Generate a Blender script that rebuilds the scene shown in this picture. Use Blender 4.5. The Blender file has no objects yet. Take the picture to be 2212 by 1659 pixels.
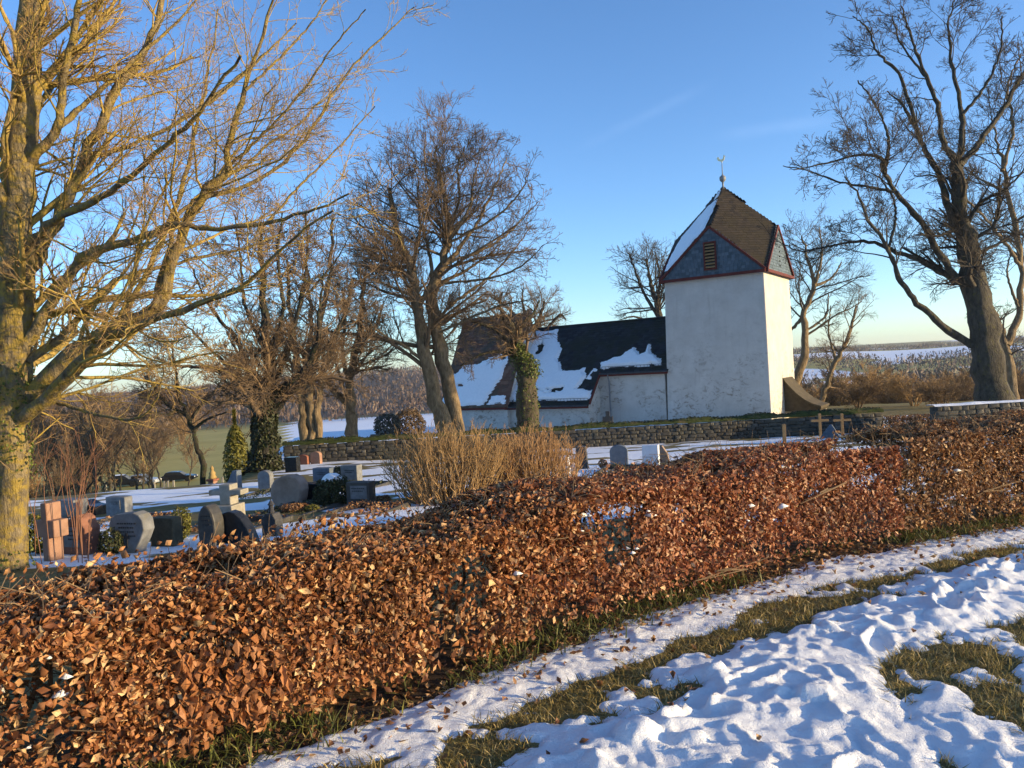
import bpy, math, random
import numpy as np
from mathutils import Vector, Matrix

scene = bpy.context.scene
col = scene.collection
RAD = math.radians

# ------------------------------------------------------------------ camera
EYE = 1.65
ROLL = RAD(3.2)
PITCH = math.atan(29.5 / 1661)
r0 = Vector((1, 0, 0)); u0 = Vector((0, math.sin(PITCH), math.cos(PITCH))); f0 = Vector((0, math.cos(PITCH), -math.sin(PITCH)))
cr = r0 * math.cos(ROLL) - u0 * math.sin(ROLL)
cu = u0 * math.cos(ROLL) + r0 * math.sin(ROLL)
cam_d = bpy.data.cameras.new('camera'); cam = bpy.data.objects.new('camera', cam_d); col.objects.link(cam)
mw = Matrix((cr, cu, -f0)).transposed().to_4x4(); mw.translation = (0, 0, EYE)
cam.matrix_world = mw
cam_d.sensor_width = 36; cam_d.lens = 36 * 1661 / 2212
cam_d.clip_start = 0.05; cam_d.clip_end = 20000
scene.camera = cam

# ------------------------------------------------------------------ light
SUN_EL = RAD(8.0)
SUN_AZ = Vector((0.97, -0.245)).normalized()           # direction towards the sun on the ground
sund = Vector((SUN_AZ.x * math.cos(SUN_EL), SUN_AZ.y * math.cos(SUN_EL), math.sin(SUN_EL)))
world = bpy.data.worlds.new('World'); scene.world = world; world.use_nodes = True
wn = world.node_tree; wn.nodes.clear()
wout = wn.nodes.new('ShaderNodeOutputWorld'); wbg = wn.nodes.new('ShaderNodeBackground')
sky = wn.nodes.new('ShaderNodeTexSky'); sky.sky_type = 'NISHITA'; sky.sun_disc = False
sky.sun_elevation = SUN_EL
sky.sun_rotation = math.atan2(SUN_AZ.x, SUN_AZ.y)
sky.altitude = 450; sky.air_density = 0.8; sky.dust_density = 0.6; sky.ozone_density = 2.6
hsv = wn.nodes.new('ShaderNodeHueSaturation'); hsv.inputs['Saturation'].default_value = 1.08; hsv.inputs['Hue'].default_value = 0.505
wbg.inputs['Strength'].default_value = 0.15
wn.links.new(sky.outputs[0], hsv.inputs['Color'])
skyc = hsv.outputs[0]
def contrail(skyc, p, q, width, amt):
    """a thin high streak of ice cloud lying along the arc between two sky directions"""
    p = Vector(p).normalized(); q = Vector(q).normalized(); n = p.cross(q).normalized(); t = n.cross(p)
    tc = wn.nodes.new('ShaderNodeTexCoord')
    def dot(v):
        d = wn.nodes.new('ShaderNodeVectorMath'); d.operation = 'DOT_PRODUCT'; wn.links.new(tc.outputs['Generated'], d.inputs[0]); d.inputs[1].default_value = v; return d.outputs['Value']
    def rng_(v, a, b, c=0.0, e=1.0):
        m = wn.nodes.new('ShaderNodeMapRange'); m.interpolation_type = 'SMOOTHSTEP'; wn.links.new(v, m.inputs['Value'])
        for k, x in zip(('From Min', 'From Max', 'To Min', 'To Max'), (a, b, c, e)): m.inputs[k].default_value = x
        return m.outputs['Result']
    def mul(a, b):
        m = wn.nodes.new('ShaderNodeMath'); m.operation = 'MULTIPLY'; wn.links.new(a, m.inputs[0])
        if isinstance(b, float): m.inputs[1].default_value = b
        else: wn.links.new(b, m.inputs[1])
        return m.outputs[0]
    ab = wn.nodes.new('ShaderNodeMath'); ab.operation = 'ABSOLUTE'; wn.links.new(dot(n), ab.inputs[0])
    L = math.asin(min(1, p.cross(q).length)); al = dot(t)
    no = wn.nodes.new('ShaderNodeTexNoise'); no.inputs['Scale'].default_value = 22; wn.links.new(tc.outputs['Generated'], no.inputs['Vector'])
    f = mul(mul(rng_(ab.outputs[0], width, 0.0), mul(rng_(al, -.02, L * .3), rng_(al, L * 1.05, L * .6))), mul(rng_(dot(p), .6, .8), mul(rng_(no.outputs['Fac'], .2, .6), amt)))
    mx = wn.nodes.new('ShaderNodeMix'); mx.data_type = 'RGBA'; mx.blend_type = 'ADD'; wn.links.new(f, mx.inputs[0]); wn.links.new(skyc, mx.inputs[6]); mx.inputs[7].default_value = (2.2, 2.3, 2.4, 1)
    return mx.outputs[2]
CONTRAILS = [((.10, .955, .27), (.26, .905, .325),   .010, .04), ((.265, .92, .265), (.40, .875, .265), .012, .055)]
for c_ in CONTRAILS: skyc = contrail(skyc, *c_)
wn.links.new(skyc, wbg.inputs['Color']); wn.links.new(wbg.outputs[0], wout.inputs[0])
sl = bpy.data.lights.new('sun', 'SUN'); sl.energy = 3.5; sl.angle = RAD(0.53); sl.color = (1.0, 0.75, 0.40)
so = bpy.data.objects.new('sun', sl); col.objects.link(so)
so.rotation_euler = sund.to_track_quat('Z', 'Y').to_euler(); so.location = (30, -10, 30)
scene.view_settings.view_transform = 'Standard'; scene.view_settings.look = 'None'
scene.view_settings.exposure = 1.32; scene.view_settings.gamma = 1.0
scene.view_settings.use_curve_mapping = False
scene.render.engine = 'CYCLES'
scene.cycles.max_bounces = 6; scene.cycles.diffuse_bounces = 3; scene.cycles.transparent_max_bounces = 4
scene.cycles.use_adaptive_sampling = True

# ------------------------------------------------------------------ helpers
def ray(x, y):
    return f0 + cr * ((x - 1106) / 1661) - cu * ((y - 829.5) / 1661)
def at(x, y, Y):
    """a point of the place, from where the photograph shows it and its distance Y along the view"""
    d = ray(x, y); t = Y / d.y
    return np.array((d.x * t, Y, EYE + d.z * t))

def hash2(ix, iy, seed):
    h = (ix.astype(np.int64) * 374761393 + iy.astype(np.int64) * 668265263 + seed * 1442695041) & 0xFFFFFFFF
    h = ((h ^ (h >> 13)) * 1274126177) & 0xFFFFFFFF
    h = h ^ (h >> 16)
    return (h & 0xFFFFFF) / float(0xFFFFFF)
def vnoise(x, y, seed=0):
    x = np.asarray(x, float); y = np.asarray(y, float)
    ix = np.floor(x); iy = np.floor(y); fx = x - ix; fy = y - iy
    fx = fx * fx * (3 - 2 * fx); fy = fy * fy * (3 - 2 * fy)
    a = hash2(ix, iy, seed); b = hash2(ix + 1, iy, seed); c = hash2(ix, iy + 1, seed); d = hash2(ix + 1, iy + 1, seed)
    return (a * (1 - fx) + b * fx) * (1 - fy) + (c * (1 - fx) + d * fx) * fy
def fbm(x, y, seed=0, octv=4):
    s = 0; a = .5; n = 0
    for i in range(octv):
        s = s + a * vnoise(x * 2 ** i, y * 2 ** i, seed + i * 17); n += a; a *= .5
    return s / n
def sstep(a, b, x):
    t = np.clip((np.asarray(x, float) - a) / (b - a), 0, 1); return t * t * (3 - 2 * t)

class MB:
    """collects faces; build() makes one mesh object"""
    def __init__(self): self.v = []; self.f = []; self.n = 0
    def add(self, V, *faces):
        V = np.asarray(V, float).reshape(-1, 3); self.v.append(V)
        for F in faces:
            F = np.asarray(F, np.int64)
            if F.ndim == 1: F = F[None]
            self.f.append(F + self.n)
        self.n += len(V); return self
    def box(self, c, s, rz=0.0, M=None):
        x, y, z = s[0] / 2, s[1] / 2, s[2] / 2
        V = np.array([(-x, -y, -z), (x, -y, -z), (x, y, -z), (-x, y, -z), (-x, -y, z), (x, -y, z), (x, y, z), (-x, y, z)])
        if rz:
            ca, sa = math.cos(rz), math.sin(rz); V = np.stack([V[:, 0] * ca - V[:, 1] * sa, V[:, 0] * sa + V[:, 1] * ca, V[:, 2]], 1)
        if M is not None: V = V @ np.array(M.to_3x3()).T
        return self.add(V + np.asarray(c, float), [(0, 3, 2, 1), (4, 5, 6, 7), (0, 1, 5, 4), (1, 2, 6, 5), (2, 3, 7, 6), (3, 0, 4, 7)])
    def prism(self, poly, y0, y1):
        """outline in x,z extruded along y"""
        p = np.asarray(poly, float); n = len(p)
        A = np.stack([p[:, 0], np.full(n, y0), p[:, 1]], 1); B = np.stack([p[:, 0], np.full(n, y1), p[:, 1]], 1)
        i = np.arange(n); j = (i + 1) % n
        return self.add(np.vstack([A, B]), i, (i + n)[::-1], np.stack([j, i, i + n, j + n], 1))
    def hexa(self, P):
        """8 corners: bottom ring of 4, top ring of 4"""
        return self.add(P, [(0, 3, 2, 1), (4, 5, 6, 7), (0, 1, 5, 4), (1, 2, 6, 5), (2, 3, 7, 6), (3, 0, 4, 7)])
    def tubes(self, P, R, sides=5, cap=True, lobe=None):
        """P (n,m,3) polylines, R (n,m) radii"""
        P = np.asarray(P, float); R = np.asarray(R, float); n, m, _ = P.shape
        T = np.empty_like(P); T[:, 1:-1] = P[:, 2:] - P[:, :-2]; T[:, 0] = P[:, 1] - P[:, 0]; T[:, -1] = P[:, -1] - P[:, -2]
        T /= np.linalg.norm(T, axis=2, keepdims=True) + 1e-9
        avg = P[:, -1] - P[:, 0]
        ref = np.where((np.abs(avg[:, 2:3]) > .75 * np.linalg.norm(avg, axis=1, keepdims=True)), np.array([[1., 0, 0]]), np.array([[0, 0, 1.]]))[:, None, :]
        A = np.cross(T, np.broadcast_to(ref, T.shape)); A /= np.linalg.norm(A, axis=2, keepdims=True) + 1e-9
        B = np.cross(T, A)
        ang = np.arange(sides) * 2 * math.pi / sides
        Rs = R[:, :, None, None] * (1.0 if lobe is None else lobe[..., None])
        V = P[:, :, None, :] + Rs * (A[:, :, None, :] * np.cos(ang)[None, None, :, None] + B[:, :, None, :] * np.sin(ang)[None, None, :, None])
        k = np.arange(n)[:, None, None] * (m * sides); s = np.arange(m - 1)[None, :, None] * sides; a = np.arange(sides)[None, None, :]; b = (a + 1) % sides
        F = np.stack([k + s + a, k + s + b, k + s + sides + b, k + s + sides + a], -1).reshape(-1, 4)
        fs = [F]
        if cap and n < 400:
            e = np.arange(n)[:, None] * (m * sides) + (m - 1) * sides + np.arange(sides)[None]
            fs.append(e[:, ::-1]); fs.append(np.arange(n)[:, None] * (m * sides) + np.arange(sides)[None])
        return self.add(V.reshape(-1, 3), *fs)
    def lathe(self, prof, c=(0, 0, 0), sides=12):
        pr = np.asarray(prof, float); m = len(pr); ang = np.arange(sides) * 2 * math.pi / sides
        V = np.stack([pr[:, 0:1] * np.cos(ang), pr[:, 0:1] * np.sin(ang), np.repeat(pr[:, 1:2], sides, 1)], -1).reshape(-1, 3) + np.asarray(c, float)
        s = np.arange(m - 1)[:, None] * sides; a = np.arange(sides)[None]; b = (a + 1) % sides
        return self.add(V, np.stack([s + a, s + b, s + sides + b, s + sides + a], -1).reshape(-1, 4), np.arange(sides)[::-1], (m - 1) * sides + np.arange(sides))
    def mesh(self, name, smooth=False):
        V = np.vstack(self.v)
        me = bpy.data.meshes.new(name)
        me.vertices.add(len(V)); me.vertices.foreach_set('co', V.astype(np.float32).ravel())
        loops = np.concatenate([F.ravel() for F in self.f]); tot = np.concatenate([np.full(len(F), F.shape[1]) for F in self.f])
        me.loops.add(len(loops)); me.loops.foreach_set('vertex_index', loops.astype(np.int32))
        me.polygons.add(len(tot)); st = np.concatenate([[0], np.cumsum(tot)[:-1]])
        me.polygons.foreach_set('loop_start', st.astype(np.int32))
        me.polygons.foreach_set('use_smooth', np.full(len(tot), smooth))
        me.update(calc_edges=True)
        return me
    def build(self, name, mat, parent=None, smooth=False, bevel=0, kind=None):
        o = bpy.data.objects.new(name, self.mesh(name, smooth)); col.objects.link(o)
        o.data.materials.append(mat)
        if parent is not None: o.parent = parent
        if bevel:
            b = o.modifiers.new('bevel', 'BEVEL'); b.width = bevel; b.segments = 2; b.limit_method = 'ANGLE'
        if kind: o['kind'] = kind
        return o

def tag(o, label=None, cat=None, group=None, kind=None):
    if label: o['label'] = label
    if cat: o['category'] = cat
    if group: o['group'] = group
    if kind: o['kind'] = kind
    return o
def thing(name, loc, label, cat, group=None, rz=0.0):
    o = bpy.data.objects.new(name, None); col.objects.link(o); o.empty_display_size = .2
    o.location = tuple(float(c) for c in loc); o.rotation_euler = (0, 0, rz)
    return tag(o, label, cat, group)

# ------------------------------------------------------------------ materials
class NT:
    def __init__(self, name):
        self.m = bpy.data.materials.new(name); self.m.use_nodes = True; self.t = self.m.node_tree; self.t.nodes.clear()
        self.out = self.n('ShaderNodeOutputMaterial'); self.b = self.n('ShaderNodeBsdfPrincipled')
        self.l(self.b.outputs[0], self.out.inputs[0]); self.b.inputs['Roughness'].default_value = .9
        self.b.inputs['Specular IOR Level'].default_value = .25
    def n(self, t): return self.t.nodes.new(t)
    def l(self, a, b): self.t.links.new(a, b)
    def pos(self):
        g = self.n('ShaderNodeNewGeometry'); return g.outputs['Position']
    def obj(self):
        g = self.n('ShaderNodeTexCoord'); return g.outputs['Object']
    def noise(self, vec, scale, detail=4, rough=.6, dist=0):
        n = self.n('ShaderNodeTexNoise'); n.inputs['Scale'].default_value = scale; n.inputs['Detail'].default_value = detail
        n.inputs['Roughness'].default_value = rough; n.inputs['Distortion'].default_value = dist
        if vec is not None: self.l(vec, n.inputs['Vector'])
        return n.outputs['Fac']
    def scalevec(self, vec, s):
        m = self.n('ShaderNodeMapping'); m.inputs['Scale'].default_value = s; self.l(vec, m.inputs['Vector']); return m.outputs[0]
    def ramp(self, fac, stops):
        r = self.n('ShaderNodeValToRGB'); e = r.color_ramp.elements
        while len(e) > 1: e.remove(e[-1])
        e[0].position = stops[0][0]; e[0].color = (*stops[0][1], 1)
        for p, c in stops[1:]:
            k = e.new(p); k.color = (*c, 1)
        self.l(fac, r.inputs[0]); return r.outputs[0]
    def fr(self, fac, a, b):
        m = self.n('ShaderNodeMapRange'); m.inputs['From Min'].default_value = a; m.inputs['From Max'].default_value = b; m.interpolation_type = 'SMOOTHSTEP'
        self.l(fac, m.inputs['Value']); return m.outputs['Result']
    def mix(self, fac, a, b):
        m = self.n('ShaderNodeMix'); m.data_type = 'RGBA'
        if isinstance(fac, (int, float)): m.inputs[0].default_value = fac
        else: self.l(fac, m.inputs[0])
        for s, v in ((6, a), (7, b)):
            if isinstance(v, tuple): m.inputs[s].default_value = (*v, 1)
            else: self.l(v, m.inputs[s])
        return m.outputs[2]
    def math(self, op, a, b=None):
        m = self.n('ShaderNodeMath'); m.operation = op
        for i, v in ((0, a), (1, b)):
            if v is None: continue
            if isinstance(v, (int, float)): m.inputs[i].default_value = v
            else: self.l(v, m.inputs[i])
        return m.outputs[0]
    def color(self, c):
        if isinstance(c, tuple): self.b.inputs['Base Color'].default_value = (*c, 1)
        else: self.l(c, self.b.inputs['Base Color'])
        return self
    def bump(self, h, strength=.5, dist=.02):
        b = self.n('ShaderNodeBump'); b.inputs['Strength'].default_value = strength; b.inputs['Distance'].default_value = dist
        self.l(h, b.inputs['Height']); self.l(b.outputs[0], self.b.inputs['Normal']); return self
    def rough(self, r): self.b.inputs['Roughness'].default_value = r; return self
    def island(self):
        g = self.n('ShaderNodeNewGeometry'); return g.outputs['Random Per Island']
    def attr(self, name):
        a = self.n('ShaderNodeAttribute'); a.attribute_name = name; return a.outputs['Fac']
    def transl(self, colr, f):
        t = self.n('ShaderNodeBsdfTranslucent'); m = self.n('ShaderNodeMixShader'); m.inputs[0].default_value = f
        if isinstance(colr, tuple): t.inputs[0].default_value = (*colr, 1)
        else: self.l(colr, t.inputs[0])
        self.l(self.b.outputs[0], m.inputs[1]); self.l(t.outputs[0], m.inputs[2]); self.l(m.outputs[0], self.out.inputs[0]); return self

def mottled(name, c1, c2, scale=8, rough=.9, bump=.4, bd=.01, c3=None):
    t = NT(name); p = t.obj(); a = t.noise(p, scale, 6, .65); c = t.ramp(a, [(.3, c1), (.7, c2)])
    if c3: c = t.mix(t.fr(t.noise(p, scale * .35, 4), .52, .66), c, c3)
    t.color(c).rough(rough).bump(t.noise(p, scale * 4, 6, .7), bump, bd); return t.m

def bark(name, dark, light, moss, moss_lo=.5, moss_hi=.62, scale=6, bd=.02):
    t = NT(name); p = t.pos(); ps = t.scalevec(p, (1, 1, .35))
    a = t.noise(ps, scale * 3, 8, .7); c = t.ramp(a, [(.3, dark), (.68, light)])
    m = t.fr(t.noise(p, scale * 2.2, 7, .7), moss_lo, moss_hi)
    c = t.mix(m, c, moss); t.color(c).bump(t.math('ADD', a, t.math('MULTIPLY', t.noise(t.scalevec(p, (1, 1, .25)), scale * 7, 4, .6), .6)), 1.0, bd * 1.8); return t.m

M = {}
M['bark_moss'] = bark('mossy bark', (.05, .038, .024), (.34, .27, .16), (.34, .245, .06), .44, .60, 5, .035)
M['twig_moss'] = bark('mossy twig', (.18, .125, .05), (.46, .33, .11), (.40, .29, .07), .4, .6, 3)
M['twig_red'] = mottled('reddish shoot', (.24, .15, .07), (.42, .28, .13), 4)
M['bark_grey'] = bark('grey bark', (.022, .019, .016), (.105, .092, .07), (.10, .09, .032), .52, .68, 3, .04)
M['bark_tan'] = bark('tan bark', (.08, .055, .03), (.30, .22, .13), (.17, .14, .05), .55, .7, 3, .04)
M['bark_dark'] = bark('dark bark', (.012, .011, .009), (.07, .06, .045), (.035, .05, .015), .5, .65, 3, .04)
M['bark_mid'] = bark('brown bark', (.025, .02, .014), (.12, .095, .062), (.07, .075, .02), .5, .65, 3, .04)
M['twig_brown'] = mottled('brown twig', (.10, .066, .038), (.24, .165, .098), 1.5)
M['twig_grey'] = mottled('grey twig', (.038, .032, .025), (.10, .08, .058), 1.5)
M['twig_dark'] = mottled('dark twig', (.045, .034, .024), (.12, .088, .058), 1.5)
M['shoot_red'] = mottled('red young shoot', (.15, .07, .045), (.27, .135, .08), 5)
M['shoot'] = mottled('straw coloured shoot', (.22, .13, .06), (.42, .28, .13), 5)
M['shoot_copper'] = mottled('copper coloured shoot', (.24, .135, .065), (.44, .27, .13), 5)
def leafmat(name, stops, tr=.25, drift=False):
    t = NT(name); c = t.ramp(t.island(), stops); c = t.mix(t.fr(t.noise(t.pos(), 35, 3), .4, .7), c, t.mix(.45, c, (.09, .04, .02)))
    if drift:
        sp = t.n('ShaderNodeSeparateXYZ'); t.l(t.pos(), sp.inputs[0])
        f = t.fr(t.math('ADD', sp.outputs[0], t.math('MULTIPLY', t.noise(t.pos(), 1.3, 3), 2.2)), .6, 2.2)
        hv_ = t.n('ShaderNodeHueSaturation'); hv_.inputs['Hue'].default_value = .488; hv_.inputs['Value'].default_value = .96; t.l(c, hv_.inputs['Color']); c = t.mix(f, c, hv_.outputs[0])
        c = t.mix(t.math('MULTIPLY', t.fr(t.noise(t.pos(), 2.2, 4), .48, .66), .28), c, (.16, .085, .04))
    t.color(c).rough(.55); t.b.inputs['Specular IOR Level'].default_value = .35; t.transl(c, tr); return t.m
M['leaf_beech'] = leafmat('dry beech leaf', [(0, (.12, .042, .018)), (.28, (.29, .11, .042)), (.58, (.41, .175, .068)), (.84, (.57, .30, .13)), (1, (.78, .56, .30))], drift=True)
M['leaf_brown'] = leafmat('dull brown leaf', [(0, (.11, .05, .022)), (.5, (.32, .15, .065)), (1, (.52, .32, .15))])
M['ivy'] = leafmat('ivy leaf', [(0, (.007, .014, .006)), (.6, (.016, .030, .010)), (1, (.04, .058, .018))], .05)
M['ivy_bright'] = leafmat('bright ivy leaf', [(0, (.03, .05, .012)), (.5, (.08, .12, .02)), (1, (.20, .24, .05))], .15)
M['conifer'] = leafmat('conifer spray', [(0, (.02, .03, .012)), (1, (.07, .09, .03))], .1)
M['yellow_green'] = leafmat('yellow green leaf', [(0, (.06, .07, .012)), (1, (.26, .25, .05))], .2)
M['grey_green'] = leafmat('grey green needle', [(0, (.05, .065, .06)), (1, (.12, .15, .14))], .1)
M['grass'] = leafmat('winter grass', [(0, (.12, .105, .028)), (.4, (.30, .24, .065)), (.75, (.46, .35, .12)), (1, (.64, .50, .24))], .35)
M['grass_green'] = leafmat('green grass', [(0, (.035, .05, .01)), (.5, (.11, .13, .025)), (1, (.24, .23, .06))], .2)
t = NT('snow'); p = t.pos(); a = t.math('ADD', t.noise(p, 38, 6, .75), t.math('MULTIPLY', t.noise(p, 170, 3, .6), .35))
t.color(t.ramp(t.noise(p, 7, 4), [(.3, (.82, .84, .87)), (.7, (.90, .91, .93))])).rough(.65).bump(a, .8, .02)
t.b.inputs['Subsurface Weight'].default_value = 0.0
M['snow'] = t.m
t = NT('plaster'); p = t.obj()
zz = t.n('ShaderNodeSeparateXYZ'); t.l(p, zz.inputs[0])
base = t.ramp(t.noise(p, 1.1, 5, .6), [(.3, (.47, .44, .395)), (.7, (.58, .55, .50))])
low = t.fr(zz.outputs[2], 6.5, .6)
patch = t.math('MULTIPLY', t.fr(t.noise(p, .6, 4, .55), .38, .58), t.math('ADD', .10, low))
speck = t.fr(t.noise(t.scalevec(p, (1, 1, 1.5)), 2.6, 10, .80, .8), .50, .60)
c = t.mix(t.math('MULTIPLY', t.math('MULTIPLY', patch, speck), .7), base, (.16, .12, .08))
c = t.mix(t.math('MULTIPLY', t.fr(t.noise(t.scalevec(p, (3, 3, .35)), 1.5, 5), .54, .75), .3), c, (.33, .29, .245))
c = t.mix(t.math('MULTIPLY', t.fr(t.noise(p, 5.5, 6, .8), .60, .70), .35), c, (.28, .235, .185))
t.color(c).bump(t.noise(p, 9, 8, .7), .5, .03); M['plaster'] = t.m
def slate(name, stops, moss=None):
    t = NT(name); c = t.ramp(t.island(), stops)
    if moss: c = t.mix(t.fr(t.noise(t.pos(), .9, 6, .65), .40, .62), c, moss)
    t.color(c).rough(.62).bump(t.noise(t.pos(), 30, 4), .3, .01); return t.m
M['slate_blue'] = slate('blue slate', [(0, (.055, .08, .10)), (1, (.11, .15, .185))])
M['slate_mossy'] = slate('weathered slate', [(0, (.022, .018, .013)), (1, (.052, .040, .026))], (.042, .033, .017))
M['slate_dark'] = slate('dark slate', [(0, (.010, .012, .015)), (1, (.030, .034, .040))], (.018, .022, .014))
M['tile_brown'] = slate('brown roof tile', [(0, (.10, .045, .03)), (.6, (.17, .08, .05)), (1, (.22, .12, .08))], (.085, .06, .04))
M['red_paint'] = mottled('oxblood paint', (.075, .014, .012), (.13, .030, .022), 3, .75, .2)
M['metal_dark'] = mottled('dark metal', (.03, .03, .033), (.07, .07, .075), 8, .45, .1)
M['zinc'] = mottled('zinc', (.16, .17, .18), (.25, .26, .27), 5, .45, .1)
M['gold'] = mottled('gilded metal', (.75, .58, .30), (.85, .70, .42), 8, .35, .1); M['gold'].node_tree.nodes['Principled BSDF'].inputs['Metallic'].default_value = .6
M['black'] = mottled('black gap', (.006, .006, .006), (.012, .012, .012), 8)
M['stone_wall'] = slate('wall rubble', [(0, (.030, .027, .023)), (.4, (.058, .052, .044)), (.8, (.09, .081, .067)), (1, (.16, .145, .12))], (.07, .065, .05))
M['mortar'] = mottled('wall core', (.05, .046, .04), (.09, .083, .07), 6)
M['moss'] = mottled('moss', (.020, .028, .007), (.065, .08, .018), 6, .95, .8, .03, (.10, .08, .035))
M['sandstone'] = mottled('pink sandstone', (.24, .135, .095), (.36, .215, .15), 6, c3=(.20, .13, .09))
M['sandstone_red'] = mottled('red brown stone', (.17, .075, .05), (.29, .14, .095), 7)
M['greystone'] = mottled('grey stone', (.11, .115, .12), (.22, .225, .23), 9, c3=(.15, .14, .11))
M['bluestone'] = mottled('blue grey stone', (.075, .095, .125), (.14, .165, .20), 8)
M['darkstone'] = mottled('dark stone', (.035, .035, .035), (.085, .08, .072), 10, .5, .25)
M['olivestone'] = mottled('olive stone', (.055, .045, .028), (.12, .10, .06), 9)
M['blackstone'] = mottled('polished black stone', (.010, .011, .013), (.028, .03, .034), 12, .25, .03)
M['palestone'] = mottled('pale stone', (.22, .205, .17), (.36, .335, .29), 8, c3=(.16, .145, .11))
M['tanstone'] = mottled('tan banded stone', (.20, .135, .10), (.38, .28, .22), 3, c3=(.16, .14, .13))
M['whitestone'] = mottled('white marble', (.55, .57, .62), (.70, .71, .74), 6, .5)
M['ochre'] = mottled('ochre stone', (.28, .18, .065), (.40, .28, .11), 8)
M['rust'] = mottled('rusty red stone', (.19, .07, .045), (.28, .12, .08), 8)
M['wood'] = mottled('pale oak', (.24, .145, .065), (.36, .23, .11), 6)
M['engrave'] = mottled('engraved line', (.035, .035, .035), (.06, .06, .06), 8)
M['engrave_light'] = mottled('pale lettering', (.42, .40, .35), (.55, .52, .46), 8)
M['porch_face'] = mottled('weathered porch slate', (.05, .04, .026), (.10, .08, .05), 5)
M['soil'] = mottled('soil and leaf litter', (.03, .019, .011), (.09, .055, .03), 14, .95, .8, .03)

# ------------------------------------------------------------------ the ground
def G(x, y):
    x = np.asarray(x, float); y = np.asarray(y, float)
    r = np.hypot(x, y)
    g = -0.068 * np.clip(y - 7, 0, 24.3)
    g = g - .02 * np.clip(y - 31.3, 0, 40)
    soft = np.clip(y - 5.5, 0, 3) ** 2 * -.004
    g = g + np.where(y < 31, soft * sstep(31, 20, y), 0)
    # valley behind the knoll
    edge = 22.5 + 37.5 * sstep(-.385, -.25, x / np.maximum(y, 1))
    v = (1 - np.exp(-np.maximum(r - edge, 0) / 32)) * 9.2
    v = np.where(y > 0, v, v * .3)
    g = g - v
    az = x / np.maximum(y, 1.0)
    tgt = np.interp(az, [-2, -.7, -.42, -.3, -.13, .05, .3, .5, 2], [-8, -5, -2, 3, 7, 4, 2, 1, -3])
    hill = sstep(300, 820, r)
    base = g * (1 - hill) + tgt * hill
    base = base + (fbm(x / 90, y / 90, 5) - .5) * 7 * sstep(150, 500, r)
    base = base + np.interp(az, [-1, .3, .36, .5, .65, 1], [-30, -26, -10, -8, -14, -20]) * 0 + sstep(900, 1900, r) * np.interp(az, [-1, -.4, -.1, .2, .35, .6, 1], [2, 4, -4, 4, 14, 12, 9])
    base = np.where(y < 0, base * sstep(-400, 0, y), base)
    return base + (fbm(x / 2.2, y / 2.2, 9) - .5) * .10 * sstep(8, 11, r) * (r < 120)
Gf = lambda x, y: float(G(np.array([x]), np.array([y]))[0])

def axis(lo, hi, fine, step0, grow):
    a = [0.0]; s = step0
    out = list(np.arange(fine[0], fine[1] + 1e-6, step0))
    s = step0; v = fine[1]
    while v < hi: s *= grow; v += s; out.append(v)
    s = step0; v = fine[0]
    while v > lo: s *= grow; v -= s; out.insert(0, v)
    return np.array(out)
gx = axis(-6000, 6000, (-15, 18), .42, 1.075); gy = axis(-3000, 8000, (4, 34), .42, 1.07)
X, Y = np.meshgrid(gx, gy); Z = G(X, Y)
nx, ny = len(gx), len(gy)
i = (np.arange(ny - 1)[:, None] * nx + np.arange(nx - 1)[None]).ravel()
Fq = np.stack([i, i + 1, i + nx + 1, i + nx], 1)
ground_mb = MB().add(np.stack([X, Y, Z], -1).reshape(-1, 3), Fq)
r = np.hypot(X, Y); az = X / np.maximum(Y, 1)
# where snow lies (0 bare .. 1 snow)
sn = np.zeros_like(X)
yard = sstep(6, 8, Y) * (Y < 60)
sn = np.where(Y < 33, .72 - .38 * sstep(.44, .60, fbm(X / 1.3, Y / .8, 31)), .75)
sn = np.where((az < -.33) & (r > 22.5), .12, sn)
near = (Y < 7.6)
sn = np.where(near, .05, sn)
far = r > 60
sn_far = np.where(az < -.29, .28 + .5 * (vnoise(X / 120, Y / 28, 77) > .58), .85)
sn_far = np.where(az > .2, .1 + .7 * sstep(.52, .6, fbm(X / 160, Y / 220, 61)), sn_far)
sn_far = sn_far * (1 - .9 * sstep(250, 300, r) * (az < .25) * (az > -.3)) * (1 - .9 * sstep(240, 300, r) * (az <= -.3))
sn = np.where(far, sn_far, sn); sn = np.where((az > .26) & (Y > 40), np.minimum(sn, .25 + (r > 160) * .7), sn)
wood_att = sstep(250, 300, r) * (az < .28) + (r > 1000) * (az >= .28) * .5
t = NT('ground'); p = t.pos(); s = t.attr('snow')
n1 = t.noise(p, 1.7, 8, .7); n2 = t.noise(p, .06, 6, .6)
grass_c = t.ramp(t.noise(p, 5, 8, .75), [(.25, (.08, .058, .022)), (.55, (.19, .145, .05)), (.8, (.32, .25, .10))])
field_c = t.ramp(n2, [(.3, (.33, .27, .06)), (.7, (.50, .39, .11))])
cd = t.n('ShaderNodeVectorMath'); cd.operation = 'LENGTH'; t.l(p, cd.inputs[0])
gc = t.mix(t.fr(cd.outputs['Value'], 45, 80), grass_c, field_c)
gc = t.mix(t.attr('wood'), gc, (.085, .06, .042))
m = t.fr(t.math('ADD', s, t.math('MULTIPLY', t.math('SUBTRACT', n1, .5), .55)), .46, .56)
t.color(t.mix(m, gc, (.84, .86, .90))).bump(t.noise(p, 9, 8, .7), .6, .05)
ground = ground_mb.build('ground', t.m, smooth=True, kind='structure')
for nm, arr in (('snow', sn), ('wood', np.clip(wood_att, 0, 1))):
    a = ground.data.attributes.new(nm, 'FLOAT', 'POINT'); a.data.foreach_set('value', arr.ravel().astype(np.float32))

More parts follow.
